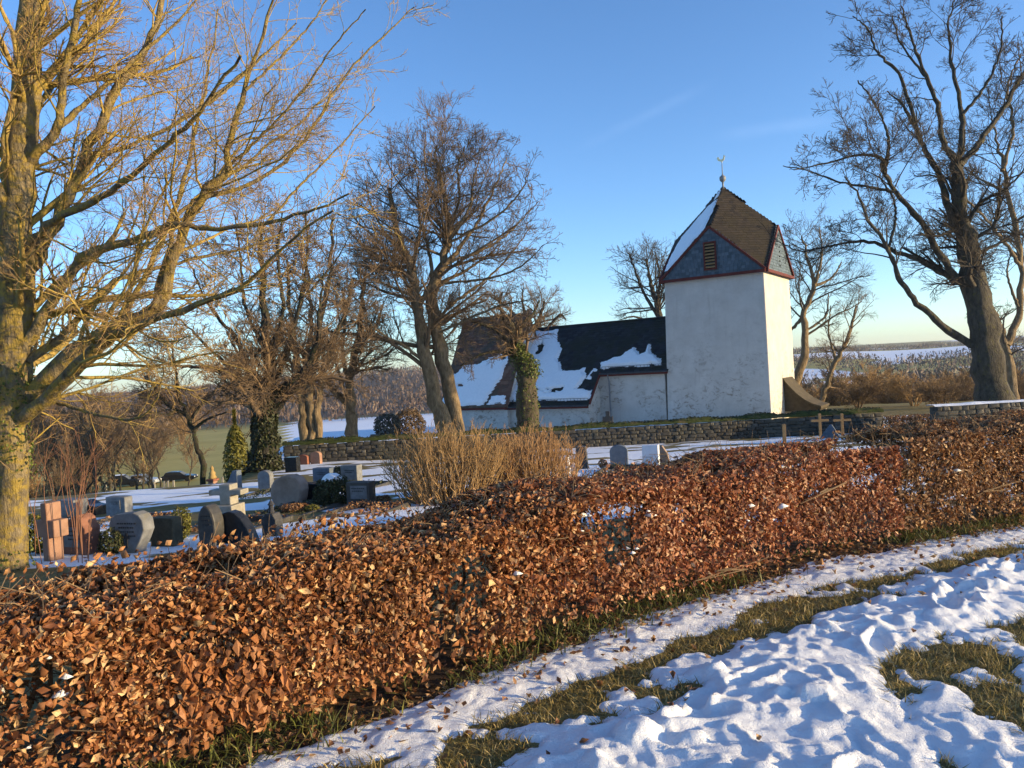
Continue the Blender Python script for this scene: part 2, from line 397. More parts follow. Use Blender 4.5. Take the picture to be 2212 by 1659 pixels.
# ------------------------------------------------------------------ foreground snow (a sheet with real lumps on the grass)
HEDGE = np.array([(-3.4, 1.5), (-2.2, 2.55), (-1.31, 3.31), (-.67, 3.73), (-.1, 4.26), (.47, 4.7), (1.16, 5.23), (2.47, 6.09), (3.44, 6.51), (4.59, 6.98), (7.5, 8.3), (11, 10.0)])
hx = lambda x: np.interp(x, HEDGE[:, 0], HEDGE[:, 1])
GT = np.array([(-2.2, 2.2), (-1.03, 3.12), (-.51, 3.37), (-.32, 3.56), (-.1, 3.73), (.27, 4.08), (.68, 4.28), (1.01, 4.61), (1.41, 4.98), (2.02, 5.4), (2.63, 5.64), (3.57, 6.06), (4.15, 6.33), (7, 7.6), (11, 9.3)])
GB = np.array([(-2.2, 1.6), (-.6, 2.75), (-.12, 3.17), (.1, 3.38), (.45, 3.66), (.73, 3.93), (1.05, 4.23), (1.54, 4.52), (2.02, 4.87), (2.87, 5.46), (3.92, 5.98), (7, 7.3), (11, 9.0)])
def inpoly(px, py, poly):
    poly = np.asarray(poly); c = np.zeros(px.shape, bool); n = len(poly); j = n - 1
    for k in range(n):
        xi, yi = poly[k]; xj, yj = poly[j]
        c ^= ((yi > py) != (yj > py)) & (px < (xj - xi) * (py - yi) / (yj - yi + 1e-12) + xi); j = k
    return c
PATCH = [(1.90, 4.0), (2.05, 4.22), (2.26, 4.36), (2.6, 4.43), (3.1, 4.6), (3.6, 4.5), (3.2, 3.7), (2.6, 3.15), (2.1, 2.95), (1.97, 3.15), (2.0, 3.4), (2.06, 3.55), (2.0, 3.75), (1.9, 3.83)]
def distpoly(px, py, line):
    d = np.full(px.shape, 1e9); line = np.asarray(line)
    for a, b in zip(line[:-1], line[1:]):
        ab = b - a; tt = np.clip(((px - a[0]) * ab[0] + (py - a[1]) * ab[1]) / (ab @ ab), 0, 1)
        d = np.minimum(d, np.hypot(px - a[0] - tt * ab[0], py - a[1] - tt * ab[1]))
    return d
def soft_in(px, py, poly):
    d = distpoly(px, py, list(map(np.array, poly)) + [np.array(poly[0])]); return np.where(inpoly(px, py, poly), d, -d)
GROOVE = [np.array(q) for q in [(1.86, 3.98), (1.75, 3.6), (1.66, 3.33), (1.62, 3.0), (1.66, 2.6)]]
def snow_depth(x, y):
    wob = (fbm(x * 3.2, y * 3.2, 3, 4) - .5)
    wob2 = (fbm(x * 11, y * 11, 8, 3) - .5)
    w = wob * .34 + wob2 * .20 + (fbm(x * 30, y * 30, 18, 2) - .5) * .07
    a = (hx(x) - .02 - y) * .8                                    # distance from the hedge foot
    bandA = np.minimum(a, (y - np.interp(x, GT[:, 0], GT[:, 1])) * .8)
    low = (np.interp(x, GB[:, 0], GB[:, 1]) - y) * .8
    low = np.minimum(low, -soft_in(x, y, PATCH) * 1.2)
    low = np.minimum(low, (distpoly(x, y, GROOVE) - .055) * 1.2)
    holes = sstep(.68, .76, fbm(x * 1.6 + 4, y * 1.6, 41, 3)) * .22
    low = low - holes
    m = np.maximum(bandA + .05 + w * .62, low + .07 + w * .55)
    speck = (fbm(x * 4.2 + 9, y * 4.2, 101, 4) - .575) * .55 + (fbm(x * 21, y * 21, 102, 2) - .5) * .05
    m = np.where(y < hx(x) - .10, np.maximum(m, np.minimum(speck, .10)), m)
    cover = sstep(-.01, .07, m); body = sstep(.0, .36, m)
    isl = np.maximum(low, bandA) == bandA
    # trodden lumps: ridged noise, stronger on the open snow, finer on the band by the hedge
    rid = 1 - np.abs(2 * fbm(x * 4.6, y * 4.6, 12, 3) - 1)
    rid2 = 1 - np.abs(2 * vnoise(x * 9, y * 9, 22) - 1)
    lump = rid ** 4 * .038 + rid2 ** 3 * .017 + fbm(x * 2.2, y * 2.2, 51, 2) * .045 + (fbm(x * 16, y * 16, 55, 2) - .5) * .012
    band_l = fbm(x * 12, y * 12, 71, 3) * .024 + fbm(x * 4, y * 4, 72, 2) * .02
    rgc = np.random.default_rng(14); clod = np.zeros_like(x)
    for k in range(300):
        cx, cy, rr = rgc.uniform(-.6, 5.2), rgc.uniform(2.6, 6.4), rgc.uniform(.035, .11); aa = rgc.uniform(0, 3.14); el = rgc.uniform(.55, 1)
        sel = (np.abs(x - cx) < rr * 2) & (np.abs(y - cy) < rr * 2)
        dx, dy = x[sel] - cx, y[sel] - cy; u = (dx * math.cos(aa) + dy * math.sin(aa)) / rr; v_ = (-dx * math.sin(aa) + dy * math.cos(aa)) / (rr * el)
        clod[sel] = np.maximum(clod[sel], rr * rgc.uniform(.35, .7) * np.sqrt(np.clip(1 - (u * u + v_ * v_) * (1 + .5 * (fbm(x[sel] * 25, y[sel] * 25, k, 2) - .5)), 0, 1)))
    lump = lump * .68 + clod * .72
    # foot prints pressed in
    fp = np.zeros_like(x)
    rg = np.random.default_rng(4)
    for k in range(95):
        cx, cy, aa = rg.uniform(-.2, 5.5), rg.uniform(2.7, 6.2), rg.normal(.55, .5)
        dx, dy = x - cx, y - cy; ca, sa = math.cos(aa), math.sin(aa)
        e = ((dx * ca + dy * sa) / .15) ** 2 + ((-dx * sa + dy * ca) / .06) ** 2
        fp += -.045 * np.exp(-e ** 2) + .018 * np.exp(-(np.sqrt(e) - 1.35) ** 2 * 9)
    h = np.where(bandA > low, .008 + band_l * (.3 + .7 * body), .010 + (lump + fp) * (.22 + .78 * body))
    h = h + (fbm(x * 26, y * 26, 65, 2) - .5) * .010
    return cover * np.maximum(h, .005) - .012 * (1 - cover), cover
sx = np.arange(-2.2, 5.9, .0165); sy = np.arange(2.4, 8.2, .0165)
SX, SY = np.meshgrid(sx, sy)
h, cover = snow_depth(SX, SY)
# tiny sideways push so that lumps overhang a little instead of being a pure height field
PX = SX + (fbm(SX * 9, SY * 9, 91, 2) - .5) * .03; PY = SY + (fbm(SX * 9, SY * 9, 92, 2) - .5) * .03
n_ = len(sx); i = (np.arange(len(sy) - 1)[:, None] * n_ + np.arange(n_ - 1)[None]).ravel()
Fq = np.stack([i, i + 1, i + n_ + 1, i + n_], 1)
keep = (cover.ravel()[Fq].max(1) > .005) & (SY.ravel()[Fq[:, 0]] < hx(SX.ravel()[Fq[:, 0]]) + .06) & (SY.ravel()[Fq[:, 0]] > .35 * np.abs(SX.ravel()[Fq[:, 0]]) + 1.6)
Fq = Fq[keep]; used, inv = np.unique(Fq, return_inverse=True)
V = np.stack([PX.ravel(), PY.ravel(), G(PX, PY).ravel() + h.ravel()], 1)[used]
fs = MB().add(V, inv.reshape(-1, 4)).build('snow', M['snow'], smooth=True, kind='structure')

# short grass on the bare strips
rng = np.random.default_rng(2)
def blades(px, py, ln, wd, lean, rng, base_z=None):
    n = len(px); z = (G(px, py) if base_z is None else base_z)
    a = rng.uniform(0, 2 * math.pi, n); b = rng.uniform(0, 2 * math.pi, n); L = ln * rng.uniform(.5, 1.3, n); le = lean * rng.uniform(.2, 1.5, n)
    B = np.stack([px, py, z - .005], 1); w = np.stack([np.cos(a), np.sin(a), np.zeros(n)], 1) * wd * rng.uniform(.6, 1.3, n)[:, None]
    tip = B + np.stack([np.cos(b) * L * le, np.sin(b) * L * le, L / np.sqrt(1 + le ** 2)], 1)
    mid = B * .5 + tip * .5 + np.array([0, 0, 1]) * (L * .10)[:, None]
    V = np.stack([B - w, B + w, mid + w * .7, mid - w * .7, tip], 1).reshape(-1, 3)
    k = np.arange(n)[:, None] * 5
    return V, k + np.array([[0, 1, 2, 3]]), k + np.array([[3, 2, 4]])
px = rng.uniform(-1.6, 5.6, 190000); py = rng.uniform(2.5, 7.4, 190000)
hh, cc = snow_depth(px, py)
k = (cc < .55) & (py < hx(px) + .02) & (py > .5 * np.abs(px) + 1.2) & (py > -1.45 * (px - .8) + 2.2 - 9)
px, py = px[k][:80000], py[k][:80000]
V, Fa, Fb = blades(px, py, .030 + .05 * fbm(px * 5, py * 5, 6), .0028, 1.4, rng)
MB().add(V, Fa, Fb).build('grass', M['grass'], kind='stuff')
o = bpy.data.objects['grass']; tag(o, 'short flattened winter grass on the bare strips between the snow', 'grass', kind='stuff')

# ------------------------------------------------------------------ leaves
def leaves(C, N, L, W, rng, curl=.35):
    """leaf blades folded along the rib: centres C, normals N, length L, width W"""
    n = len(C); N = N / (np.linalg.norm(N, axis=1, keepdims=True) + 1e-9)
    q = rng.normal(size=(n, 3)); A = q - (q * N).sum(1, keepdims=True) * N; A /= np.linalg.norm(A, axis=1, keepdims=True) + 1e-9
    B = np.cross(N, A); L = (L * rng.uniform(.65, 1.3, n))[:, None]; W = (W * rng.uniform(.65, 1.25, n))[:, None]; cu_ = (curl * rng.uniform(-.4, 1.3, n))[:, None]
    base = C - A * L * .5; tip = C + A * L * .5 + N * L * cu_ * .5; mid = C - N * W * cu_ * .6
    le = C - A * L * .05 + B * W * .5 + N * W * cu_; ri = C - A * L * .05 - B * W * .5 + N * W * cu_ * .8
    V = np.stack([base, le, mid, tip, ri], 1).reshape(-1, 3)
    k = np.arange(n)[:, None] * 5
    F = np.concatenate([k + np.array([[0, 2, 1]]), k + np.array([[1, 2, 3]]), k + np.array([[0, 4, 2]]), k + np.array([[2, 4, 3]])])
    return V, F

def leaves2(C, N, L, W, rng):
    n = len(C); N = N / (np.linalg.norm(N, axis=1, keepdims=True) + 1e-9)
    q = rng.normal(size=(n, 3)); A = q - (q * N).sum(1, keepdims=True) * N; A /= np.linalg.norm(A, axis=1, keepdims=True) + 1e-9
    B = np.cross(N, A); L = (L * rng.uniform(.6, 1.3, n))[:, None]; W = (W * rng.uniform(.6, 1.25, n))[:, None]; c_ = rng.uniform(-.2, .6, n)[:, None] * W
    V = np.stack([C - A * L * .5, C + B * W * .5 + N * c_, C + A * L * .5, C - B * W * .5 + N * c_], 1).reshape(-1, 3); k = np.arange(n)[:, None] * 4
    return V, np.concatenate([k + np.array([[0, 1, 2]]), k + np.array([[0, 2, 3]])])

# ------------------------------------------------------------------ church
CH = np.array((13.3, 40.6, -2.2)); CRZ = math.atan2(-.545, .839)
church = thing('church', CH, 'white plastered village church with square tower, slate helm roof and snow on its nave', 'church', rz=CRZ)
TX0, TX1, TY0, TY1, TE = -5.26, .26, .02, 5.56, 8.33
b = MB(); bt = .22
b.hexa([(TX0 - bt, TY0 - .08, -.6), (TX1 + .06, TY0 - .08, -.6), (TX1 + .06, TY1, -.6), (TX0 - bt, TY1, -.6), (TX0, TY0, TE), (TX1, TY0, TE), (TX1, TY1, TE), (TX0, TY1, TE)])
tw = b.build('tower_wall', M['plaster'], church, bevel=.05)
cxm, cym = (TX0 + TX1) / 2, (TY0 + TY1) / 2; hw = (TX1 - TX0) / 2
OV = .20; a = hw + OV; z0 = TE - .02; gh = 2.68
def roofpt(dx, dy, z): return np.array((cxm + dx, cym + dy, z))
# core volume under the slates
rb = MB(); k = a - .06
pts = [(-k, -k, z0 + .05), (k, -k, z0 + .05), (k, k, z0 + .05), (-k, k, z0 + .05)]; gab = [(0, -k + .06), (k - .06, 0), (0, k - .06), (-k + .06, 0)]
V = [roofpt(*q) for q in pts] + [roofpt(q[0], q[1], z0 + gh - .05) for q in gab] + [roofpt(0, 0, z0 + 2 * gh - .05)]
tri = [(0, 1, 4), (1, 2, 5), (2, 3, 6), (3, 0, 7)]; quad = [(1, 5, 8, 4), (2, 6, 8, 5), (3, 7, 8, 6), (0, 4, 8, 7)]
rb.add(V, tri, quad, (3, 2, 1, 0))
troof = rb.build('tower_roof', M['slate_dark'], church)
def shingle_face(poly3, w, hgt, th, rng, mb, lift=.012):
    """overlapping slates laid in courses on a planar face (first edge is the lowest course direction)"""
    P = np.array(poly3, float); nrm = np.cross(P[1] - P[0], P[2] - P[0]); nrm /= np.linalg.norm(nrm)
    if nrm[2] < -1e-6: nrm = -nrm
    up = np.array((0, 0, 1.)) - nrm * nrm[2]; up /= np.linalg.norm(up); ri = np.cross(up, nrm)
    o = P[0]; p2 = np.stack([(P - o) @ ri, (P - o) @ up], 1)
    x0_, x1_ = p2[:, 0].min(), p2[:, 0].max(); y0_, y1_ = p2[:, 1].min(), p2[:, 1].max()
    rows = int((y1_ - y0_) / hgt) + 1; VV = []
    for rI in range(rows):
        n = int((x1_ - x0_) / w) + 2
        cx = x0_ + (np.arange(n) + (.5 if rI % 2 else 0)) * w + rng.uniform(-.01, .01, n); cy = np.full(n, y0_ + (rI + .5) * hgt)
        ok = inpoly(cx, cy, p2); cx, cy = cx[ok], cy[ok]
        if not len(cx): continue
        m = len(cx); ww = w * .49; y_lo = cy - hgt * .62 + rng.uniform(-.012, .012, m); y_hi = cy + hgt * .62; t_lo = lift + th + rng.uniform(0, .008, m)
        q = lambda xx, yy, nn: o + xx[:, None] * ri + yy[:, None] * up + (nn[:, None] if np.ndim(nn) else nn) * nrm
        VV.append(np.stack([q(cx - ww, y_lo, t_lo), q(cx + ww, y_lo, t_lo), q(cx + ww, y_hi, lift), q(cx - ww, y_hi, lift), q(cx - ww, y_lo, t_lo - th), q(cx + ww, y_lo, t_lo - th)], 1))
    V = np.concatenate(VV).reshape(-1, 3); k = np.arange(len(V) // 6)[:, None] * 6
    mb.add(V, k + np.array([[0, 1, 2, 3]]), k + np.array([[4, 5, 1, 0]]), k + np.array([[0, 3, 4]]), k + np.array([[1, 5, 2]]))
rg = np.random.default_rng(5)
Vn = [np.array(v) for v in V]
for name, faces, mat in (('helm_slates', quad, 'slate_mossy'),):
    for q in quad:
        mb = MB(); shingle_face([Vn[j] for j in q], .26, .19, .012, rg, mb, .045); mb.build('slates', M[mat], troof, kind='stuff')
for q in tri:
    mb = MB(); ctr = roofpt(0, 0, z0); P3 = [Vn[j] for j in q]
    # gable planes stand upright: push along their outward normal
    mid_ = (P3[0] + P3[1]) / 2; out = mid_ - ctr; out[2] = 0; out /= np.linalg.norm(out)
    ri = np.array((-out[1], out[0], 0)); o_ = P3[0] if (P3[1] - P3[0]) @ ri > 0 else P3[1]
    wd_ = np.linalg.norm(P3[1] - P3[0])
    VV = []
    for rI in range(18):
        yy = rI * .16 + .05
        half = wd_ / 2 * (1 - yy / gh)
        n = int(2 * half / .2)
        if n < 1: continue
        xs = wd_ / 2 - half + (np.arange(n) + .5) * (2 * half / n)
        for xx in xs:
            c0 = o_ + ri * xx + np.array((0, 0, yy)); w_ = ri * (half / n) * .97; t0 = .03 + rg.uniform(0, .008)
            VV.append([c0 - w_ + out * t0, c0 + w_ + out * t0, c0 + w_ * .96 + np.array((0, 0, .2)) + out * .008, c0 - w_ * .96 + np.array((0, 0, .2)) + out * .008, c0 - w_ + out * .005, c0 + w_ + out * .005])
    Vv = np.array(VV).reshape(-1, 3); k2 = np.arange(len(Vv) // 6)[:, None] * 6
    mb.add(Vv, k2 + np.array([[0, 1, 2, 3]]), k2 + np.array([[4, 5, 1, 0]]), k2 + np.array([[0, 3, 4]]), k2 + np.array([[1, 5, 2]]))
    mb.build('gable_slates', M['slate_blue'], troof, kind='stuff')
def beam(mb, p, q, w, h, upv=(0, 0, 1)):
    p = np.array(p, float); q = np.array(q, float); d = q - p; L = np.linalg.norm(d); d /= L
    u_ = np.array(upv, float); s_ = np.cross(d, u_); s_ /= np.linalg.norm(s_); u_ = np.cross(s_, d)
    V = [p + s_ * w / 2 * i_ + u_ * h / 2 * j_ for i_, j_ in ((-1, -1), (1, -1), (1, 1), (-1, 1))]; V += [v + d * L for v in V]
    return mb.hexa(V)
# red eave and verge boards of the four gables
for k_, q in enumerate(tri):
    out = (Vn[q[0]] + Vn[q[1]]) / 2 - roofpt(0, 0, z0); out[2] = 0; out /= np.linalg.norm(out); off = out * .07
    m1 = MB(); beam(m1, Vn[q[0]] + off + np.array((0, 0, -.02)), Vn[q[1]] + off + np.array((0, 0, -.02)), .14, .15); m1.build('eave_board', M['red_paint'], troof)
    for e in (q[0], q[1]):
        m1 = MB(); beam(m1, Vn[e] + off * 1.15 + np.array((0, 0, .07)), Vn[q[2]] + off * 1.15 + np.array((0, 0, .09)), .12, .13, out); m1.build('verge_board', M['red_paint'], troof)
# louvred sound opening in the front gable
lx, lz, lw, lh = -2.50, z0 + .42, .62, 1.45; yf = cym - k - .05
lou = MB().prism([(lx - lw / 2, lz), (lx + lw / 2, lz), (lx + lw / 2, lz + lh), (lx - lw / 2, lz + lh)], yf + .02, yf + .045).build('louvre', M['black'], church)
fr = MB()
for sx_ in (-1, 1): fr.box((lx + sx_ * lw / 2, yf - .02, lz + lh / 2), (.08, .10, lh + .08))
fr.box((lx, yf - .02, lz), (lw - .08, .098, .08)); fr.box((lx, yf - .02, lz + lh), (lw - .08, .098, .08))
fr.build('frame', M['red_paint'], lou)
for k_ in range(8):
    zc = lz + .13 + k_ * (lh - .2) / 7.2
    MB().box((0, 0, 0), (lw - .085, .15, .025), M=Matrix.Rotation(RAD(38), 4, 'X')).build('slat', M['wood'], lou).location = (lx, yf - .02, zc)
# small louvre dots in the lit gable
for k_ in range(5):
    MB().box((cxm + k + .045, cym + .05, z0 + .5 + k_ * .26), (.03, .12, .07)).build('vent_hole', M['black'], troof)
# finial and weathercock
tipz = z0 + 2 * gh - .05
fin = MB().lathe([(.13, -.25), (.10, .0), (.055, .1), (.055, .32), (.10, .36), (.17, .44), (.19, .54), (.17, .64), (.07, .72), (.03, .78), (.022, 1.3), (.012, 1.5)], (cxm, cym, tipz), 12).build('finial', M['zinc'], church, smooth=True)
rr = [(-.34, .12), (-.42, .30), (-.36, .42), (-.25, .40), (-.20, .24), (-.05, .16), (.08, .20), (.16, .36), (.15, .46), (.22, .50), (.27, .44), (.34, .40), (.27, .36), (.26, .22), (.18, .06), (.05, -.02), (.04, -.10), (-.04, -.10), (-.03, -.02), (-.16, .02)]
MB().prism([(cxm + x_ * .66, tipz + 1.52 + z_ * .66) for x_, z_ in rr], cym - .02, cym + .02).build('weathercock', M['gold'], fin)

# nave and aisle ------------------------------------------------------------
SL = 1.09
def rz_(y): return 6.5 - SL * (2.8 - y)
NX0, NX1 = -15.4, -5.3; AX1 = -9.6
b = MB(); b.box(((NX0 + NX1 - .25) / 2, 2.75, 1.35), (NX1 - NX0 - .26, 5.3, 3.9)); b.build('nave_wall', M['plaster'], church, bevel=.03)
b = MB(); poly = [(-1.45, -.6), (.09, -.6), (.09, 3.15), (-1.45, rz_(-1.45) - .14)]
p_ = np.array(poly); A = np.stack([np.full(4, NX0 + .1), p_[:, 0], p_[:, 1]], 1); B = np.stack([np.full(4, AX1 - .1), p_[:, 0], p_[:, 1]], 1)
b.add(np.vstack([A, B]), (0, 1, 2, 3), (7, 6, 5, 4), [(1, 0, 4, 5), (2, 1, 5, 6), (3, 2, 6, 7), (0, 3, 7, 4)]); b.build('aisle_wall', M['plaster'], church)
for (xa, xb, ye, nm) in ((AX1, NX1, -.07, 'nave_roof'), (NX0, AX1, -1.68, 'aisle_roof')):
    b = MB(); th = .10
    prof = [(ye, rz_(ye) - th), (2.8, 6.5 - th), (5.67, rz_(-.07) - th), (5.67, rz_(-.07)), (2.8, 6.5), (ye, rz_(ye))]
    p_ = np.array(prof); A = np.stack([np.full(6, xa), p_[:, 0], p_[:, 1]], 1); B = np.stack([np.full(6, xb), p_[:, 0], p_[:, 1]], 1)
    i_ = np.arange(6); j_ = (i_ + 1) % 6
    b.add(np.vstack([A, B]), i_, (i_ + 6)[::-1], np.stack([j_, i_, i_ + 6, j_ + 6], 1))
    rf = b.build(nm, M['slate_dark'], church)
    mb = MB(); shingle_face([(xa, ye, rz_(ye)), (xb, ye, rz_(ye)), (xb, 2.8, 6.5), (xa, 2.8, 6.5)], .30, .21, .014, rg, mb, .006); mb.build('slates', M['slate_dark'], rf, kind='stuff')
    xa2 = xa + .02 if xa == NX0 else xa
    MB().box(((xa2 + xb) / 2, ye - .04, rz_(ye) - .13), (xb - xa2, .10, .12)).build('eave_board', M['red_paint'], rf)
    MB().tubes([[(xa2 + .05, ye - .11, rz_(ye) - .05), (xb - .02, ye - .11, rz_(ye) - .05)]], [[.05, .05]], 8).build('gutter', M['metal_dark'], rf)
    # snow guard rail
    g = MB(); yg = ye + .16
    nn = int((xb - xa) / .22)
    for zz_ in (.07, .20): g.tubes([[(xa + .1, yg, rz_(yg) + zz_), (xb - .1, yg, rz_(yg) + zz_)]], [[.012, .012]], 5)
    xs = np.linspace(xa + .12, xb - .12, nn)
    g.tubes(np.stack([np.stack([xs, np.full(nn, yg), np.full(nn, rz_(yg))], 1), np.stack([xs, np.full(nn, yg), np.full(nn, rz_(yg) + .21)], 1)], 1), np.full((nn, 2), .010), 4)
    g.build('snow_guard', M['metal_dark'], rf)
MB().tubes([[(NX0, 2.8, 6.53), (NX1, 2.8, 6.53)]], [[.07, .07]], 8).build('ridge_cap', M['slate_dark'], church)
b = MB(); beam(b, (AX1 + .06, -1.62, rz_(-1.62) - .02), (AX1 + .06, -.02, rz_(-.02) - .02), .07, .13); b.build('verge_board', M['red_paint'], church)
MB().tubes([[(-9.0, -.16, 3.3), (-9.0, -.10, 3.05), (-9.0, -.02, 2.9), (-9.0, -.02, -.3)]], [[.045] * 4], 8).build('downpipe', M['zinc'], church)
def roof_snow(name, poly, origin, xdir, sdir, nrm, parent, seed, thick=.09, step=.06, amp=.16):
    """a blanket of snow on a sloping roof: outline in metres along (xdir, sdir)"""
    poly = np.array(poly, float); x0_, y0_ = poly.min(0) - .2; x1_, y1_ = poly.max(0) + .2
    xs = np.arange(x0_, x1_, step); ys = np.arange(y0_, y1_, step); A_, B_ = np.meshgrid(xs, ys)
    d = soft_in(A_, B_, [tuple(q) for q in poly]) + (fbm(A_ * 2.6, B_ * 2.6, seed, 4) - .5) * amp * 2
    d = np.where(fbm(A_ * 1.1, B_ * 1.6, seed + 5, 4) > .70, -1, d)
    c_ = sstep(-.02, .12, d); hgt = c_ * (thick + (fbm(A_ * 1.5, B_ * 1.5, seed + 9, 3) - .5) * .06) + .02
    P = np.asarray(origin) + A_[..., None] * np.asarray(xdir) + B_[..., None] * np.asarray(sdir) + hgt[..., None] * np.asarray(nrm)
    n = len(xs); i_ = (np.arange(len(ys) - 1)[:, None] * n + np.arange(n - 1)[None]).ravel(); F = np.stack([i_, i_ + 1, i_ + n + 1, i_ + n], 1)
    F = F[c_.ravel()[F].max(1) > .01]; u_, inv = np.unique(F, return_inverse=True)
    o = MB().add(P.reshape(-1, 3)[u_], inv.reshape(-1, 4)).build(name, M['snow'], parent, smooth=True); return o
ln = math.hypot(1, SL); sdir = (0, 1 / ln, SL / ln); nr = (0, -SL / ln, 1 / ln); org = (0, 0, rz_(0))
S = lambda pts: [(x_, y_ * ln) for x_, y_ in pts]
roof_snow('roof_snow', S([(-15.35, 2.66), (-13.75, 2.6), (-13.5, 1.9), (-12.9, 1.42), (-13.0, .86), (-12.2, .2), (-11.3, .13), (-10.75, .25), (-10.45, -.2), (-10.65, -.85), (-9.75, -1.0), (-9.66, -1.40), (-15.3, -1.40)]), org, (1, 0, 0), sdir, nr, church, 3, .13)
roof_snow('roof_snow', S([(-9.6, .20), (-9.75, .5), (-9.0, .66), (-8.5, .78), (-7.75, 1.25), (-7.35, .8), (-7.0, .92), (-6.9, 1.3), (-6.6, .8), (-5.95, .55), (-5.75, .20)]), org, (1, 0, 0), sdir, nr, church, 6, .17)
roof_snow('roof_snow', S([(-10.35, -.3), (-10.05, .2), (-9.8, .15), (-10.05, -.38)]), org, (1, 0, 0), sdir, nr, church, 8, .07, .04, .02)
# choir ----------------------------------------------------------------------
KX0, KX1, KY0, KY1, KR = -20.35, -15.05, -1.75, 4.35, 7.42; KYM = 1.3; KS = (KR - 1.72) / (KYM + 1.86)
kz = lambda y: KR - KS * abs(KYM - y)
b = MB(); poly = [(KY0, -.6), (KY1, -.6), (KY1, kz(KY1) - .16), (KYM, KR - .2), (KY0, kz(KY0) - .16)]
p_ = np.array(poly); A = np.stack([np.full(5, KX0 + .12), p_[:, 0], p_[:, 1]], 1); B = np.stack([np.full(5, KX1 - .12), p_[:, 0], p_[:, 1]], 1); i_ = np.arange(5); j_ = (i_ + 1) % 5
b.add(np.vstack([A, B]), i_, (i_ + 5)[::-1], np.stack([j_, i_, i_ + 5, j_ + 5], 1)); b.build('choir_wall', M['plaster'], church)
b = MB(); ye = -1.9; yb = 4.5; th = .11
prof = np.array([(ye, kz(ye) - th), (KYM, KR - th), (yb, kz(yb) - th), (yb, kz(yb)), (KYM, KR), (ye, kz(ye))])
A = np.stack([np.full(6, KX0), prof[:, 0], prof[:, 1]], 1); B = np.stack([np.full(6, KX1), prof[:, 0], prof[:, 1]], 1); i_ = np.arange(6); j_ = (i_ + 1) % 6
b.add(np.vstack([A, B]), i_, (i_ + 6)[::-1], np.stack([j_, i_, i_ + 6, j_ + 6], 1)); crf = b.build('choir_roof', M['tile_brown'], church)
mb = MB(); shingle_face([(KX0, ye, kz(ye)), (KX1, ye, kz(ye)), (KX1, KYM, KR), (KX0, KYM, KR)], .28, .26, .025, rg, mb, .006); mb.build('tiles', M['tile_brown'], crf, kind='stuff')
MB().tubes([[(KX0, KYM, KR + .04), (KX1, KYM, KR + .04)]], [[.09, .09]], 8).build('ridge_tile', M['tile_brown'], crf)
MB().box(((KX0 + KX1) / 2, ye - .04, kz(ye) - .12), (KX1 - KX0 - .1, .10, .12)).build('eave_board', M['red_paint'], crf)
MB().box((KX1 + .02, KYM, KR + .12), (.16, .34, .42)).build('gable_stone', M['sandstone'], crf)
ln2 = math.hypot(1, KS); S2 = lambda pts: [(x_, (y_ - KYM) * ln2) for x_, y_ in pts]
roof_snow('roof_snow', S2([(-20.2, -1.82), (-20.2, -.9), (-19.3, -.45), (-18.0, -.35), (-17.0, -.15), (-16.3, -.02), (-15.9, -.25), (-16.0, -.9), (-16.5, -1.35), (-16.9, -1.82)]), (0, KYM, KR), (1, 0, 0), (0, 1 / ln2, KS / ln2), (0, -KS / ln2, 1 / ln2), church, 13, .10)
roof_snow('roof_snow', S2([(-16.6, -1.8), (-16.4, -1.55), (-15.5, -1.5), (-15.15, -1.8)]), (0, KYM, KR), (1, 0, 0), (0, 1 / ln2, KS / ln2), (0, -KS / ln2, 1 / ln2), church, 15, .06, .05, .08)
# snow lying on the left rhomb of the helm
q = quad[3]; P0, P4, P8, P7 = (Vn[j] for j in q)
nrm = np.cross(P4 - P0, P7 - P0); nrm /= np.linalg.norm(nrm); nrm = nrm if nrm[2] > 0 else -nrm
xd = (P4 - P7) / np.linalg.norm(P4 - P7); sd = (P8 - P0) / np.linalg.norm(P8 - P0); hx_ = np.linalg.norm(P4 - P7) / 2; hs_ = np.linalg.norm(P8 - P0)
roof_snow('roof_snow', [(hx_ * .10, hs_ * .13), (hx_ * .83, hs_ * .50), (hx_ * .28, hs_ * .84), (hx_ * -.08, hs_ * .80), (hx_ * -.66, hs_ * .50), (hx_ * -.50, hs_ * .30), (hx_ * -.15, hs_ * .12)], P0 + nrm * .05, xd, sd, nrm, church, 21, .07)
roof_snow('roof_snow', [(hx_ * .02, hs_ * .86), (hx_ * .16, hs_ * .89), (hx_ * .03, hs_ * .97), (hx_ * -.06, hs_ * .95)], P0 + nrm * .05, xd, sd, nrm, church, 24, .06, .05, .05)
# porch leaning on the tower
b = MB(); py0, py1 = 2.85, 4.9
cur = [(.24, 2.62), (.6, 2.12), (1.0, 1.66), (1.45, 1.28), (1.9, 1.04), (2.25, .94)]
b.prism([(x_, z_ - .06) for x_, z_ in cur] + [(2.12, .72), (.24, .72)], py0, py1)
porch = b.build('porch', M['porch_face'], church)
vb = MB(); c_ = np.array(cur)
top = np.stack([c_[:, 0], np.full(6, 0), c_[:, 1]], 1)
for k_ in range(5):
    p, q = top[k_], top[k_ + 1]
    vb.hexa([p + (0, py0 - .10, -.07), p + (0, py1 + .1, -.07), q + (0, py1 + .1, -.07), q + (0, py0 - .10, -.07), p + (0, py0 - .10, .05), p + (0, py1 + .1, .05), q + (0, py1 + .1, .05), q + (0, py0 - .10, .05)])
vb.build('porch_roof', M['porch_face'], porch)
vb2 = MB()
for k_ in range(5):
    p, q = top[k_], top[k_ + 1]; y_ = py0 - .13
    vb2.hexa([p + (0, y_ - .05, -.03), p + (0, y_, -.03), q + (0, y_, -.03), q + (0, y_ - .05, -.03), p + (0, y_ - .05, .065), p + (0, y_, .065), q + (0, y_, .065), q + (0, y_ - .05, .065)])
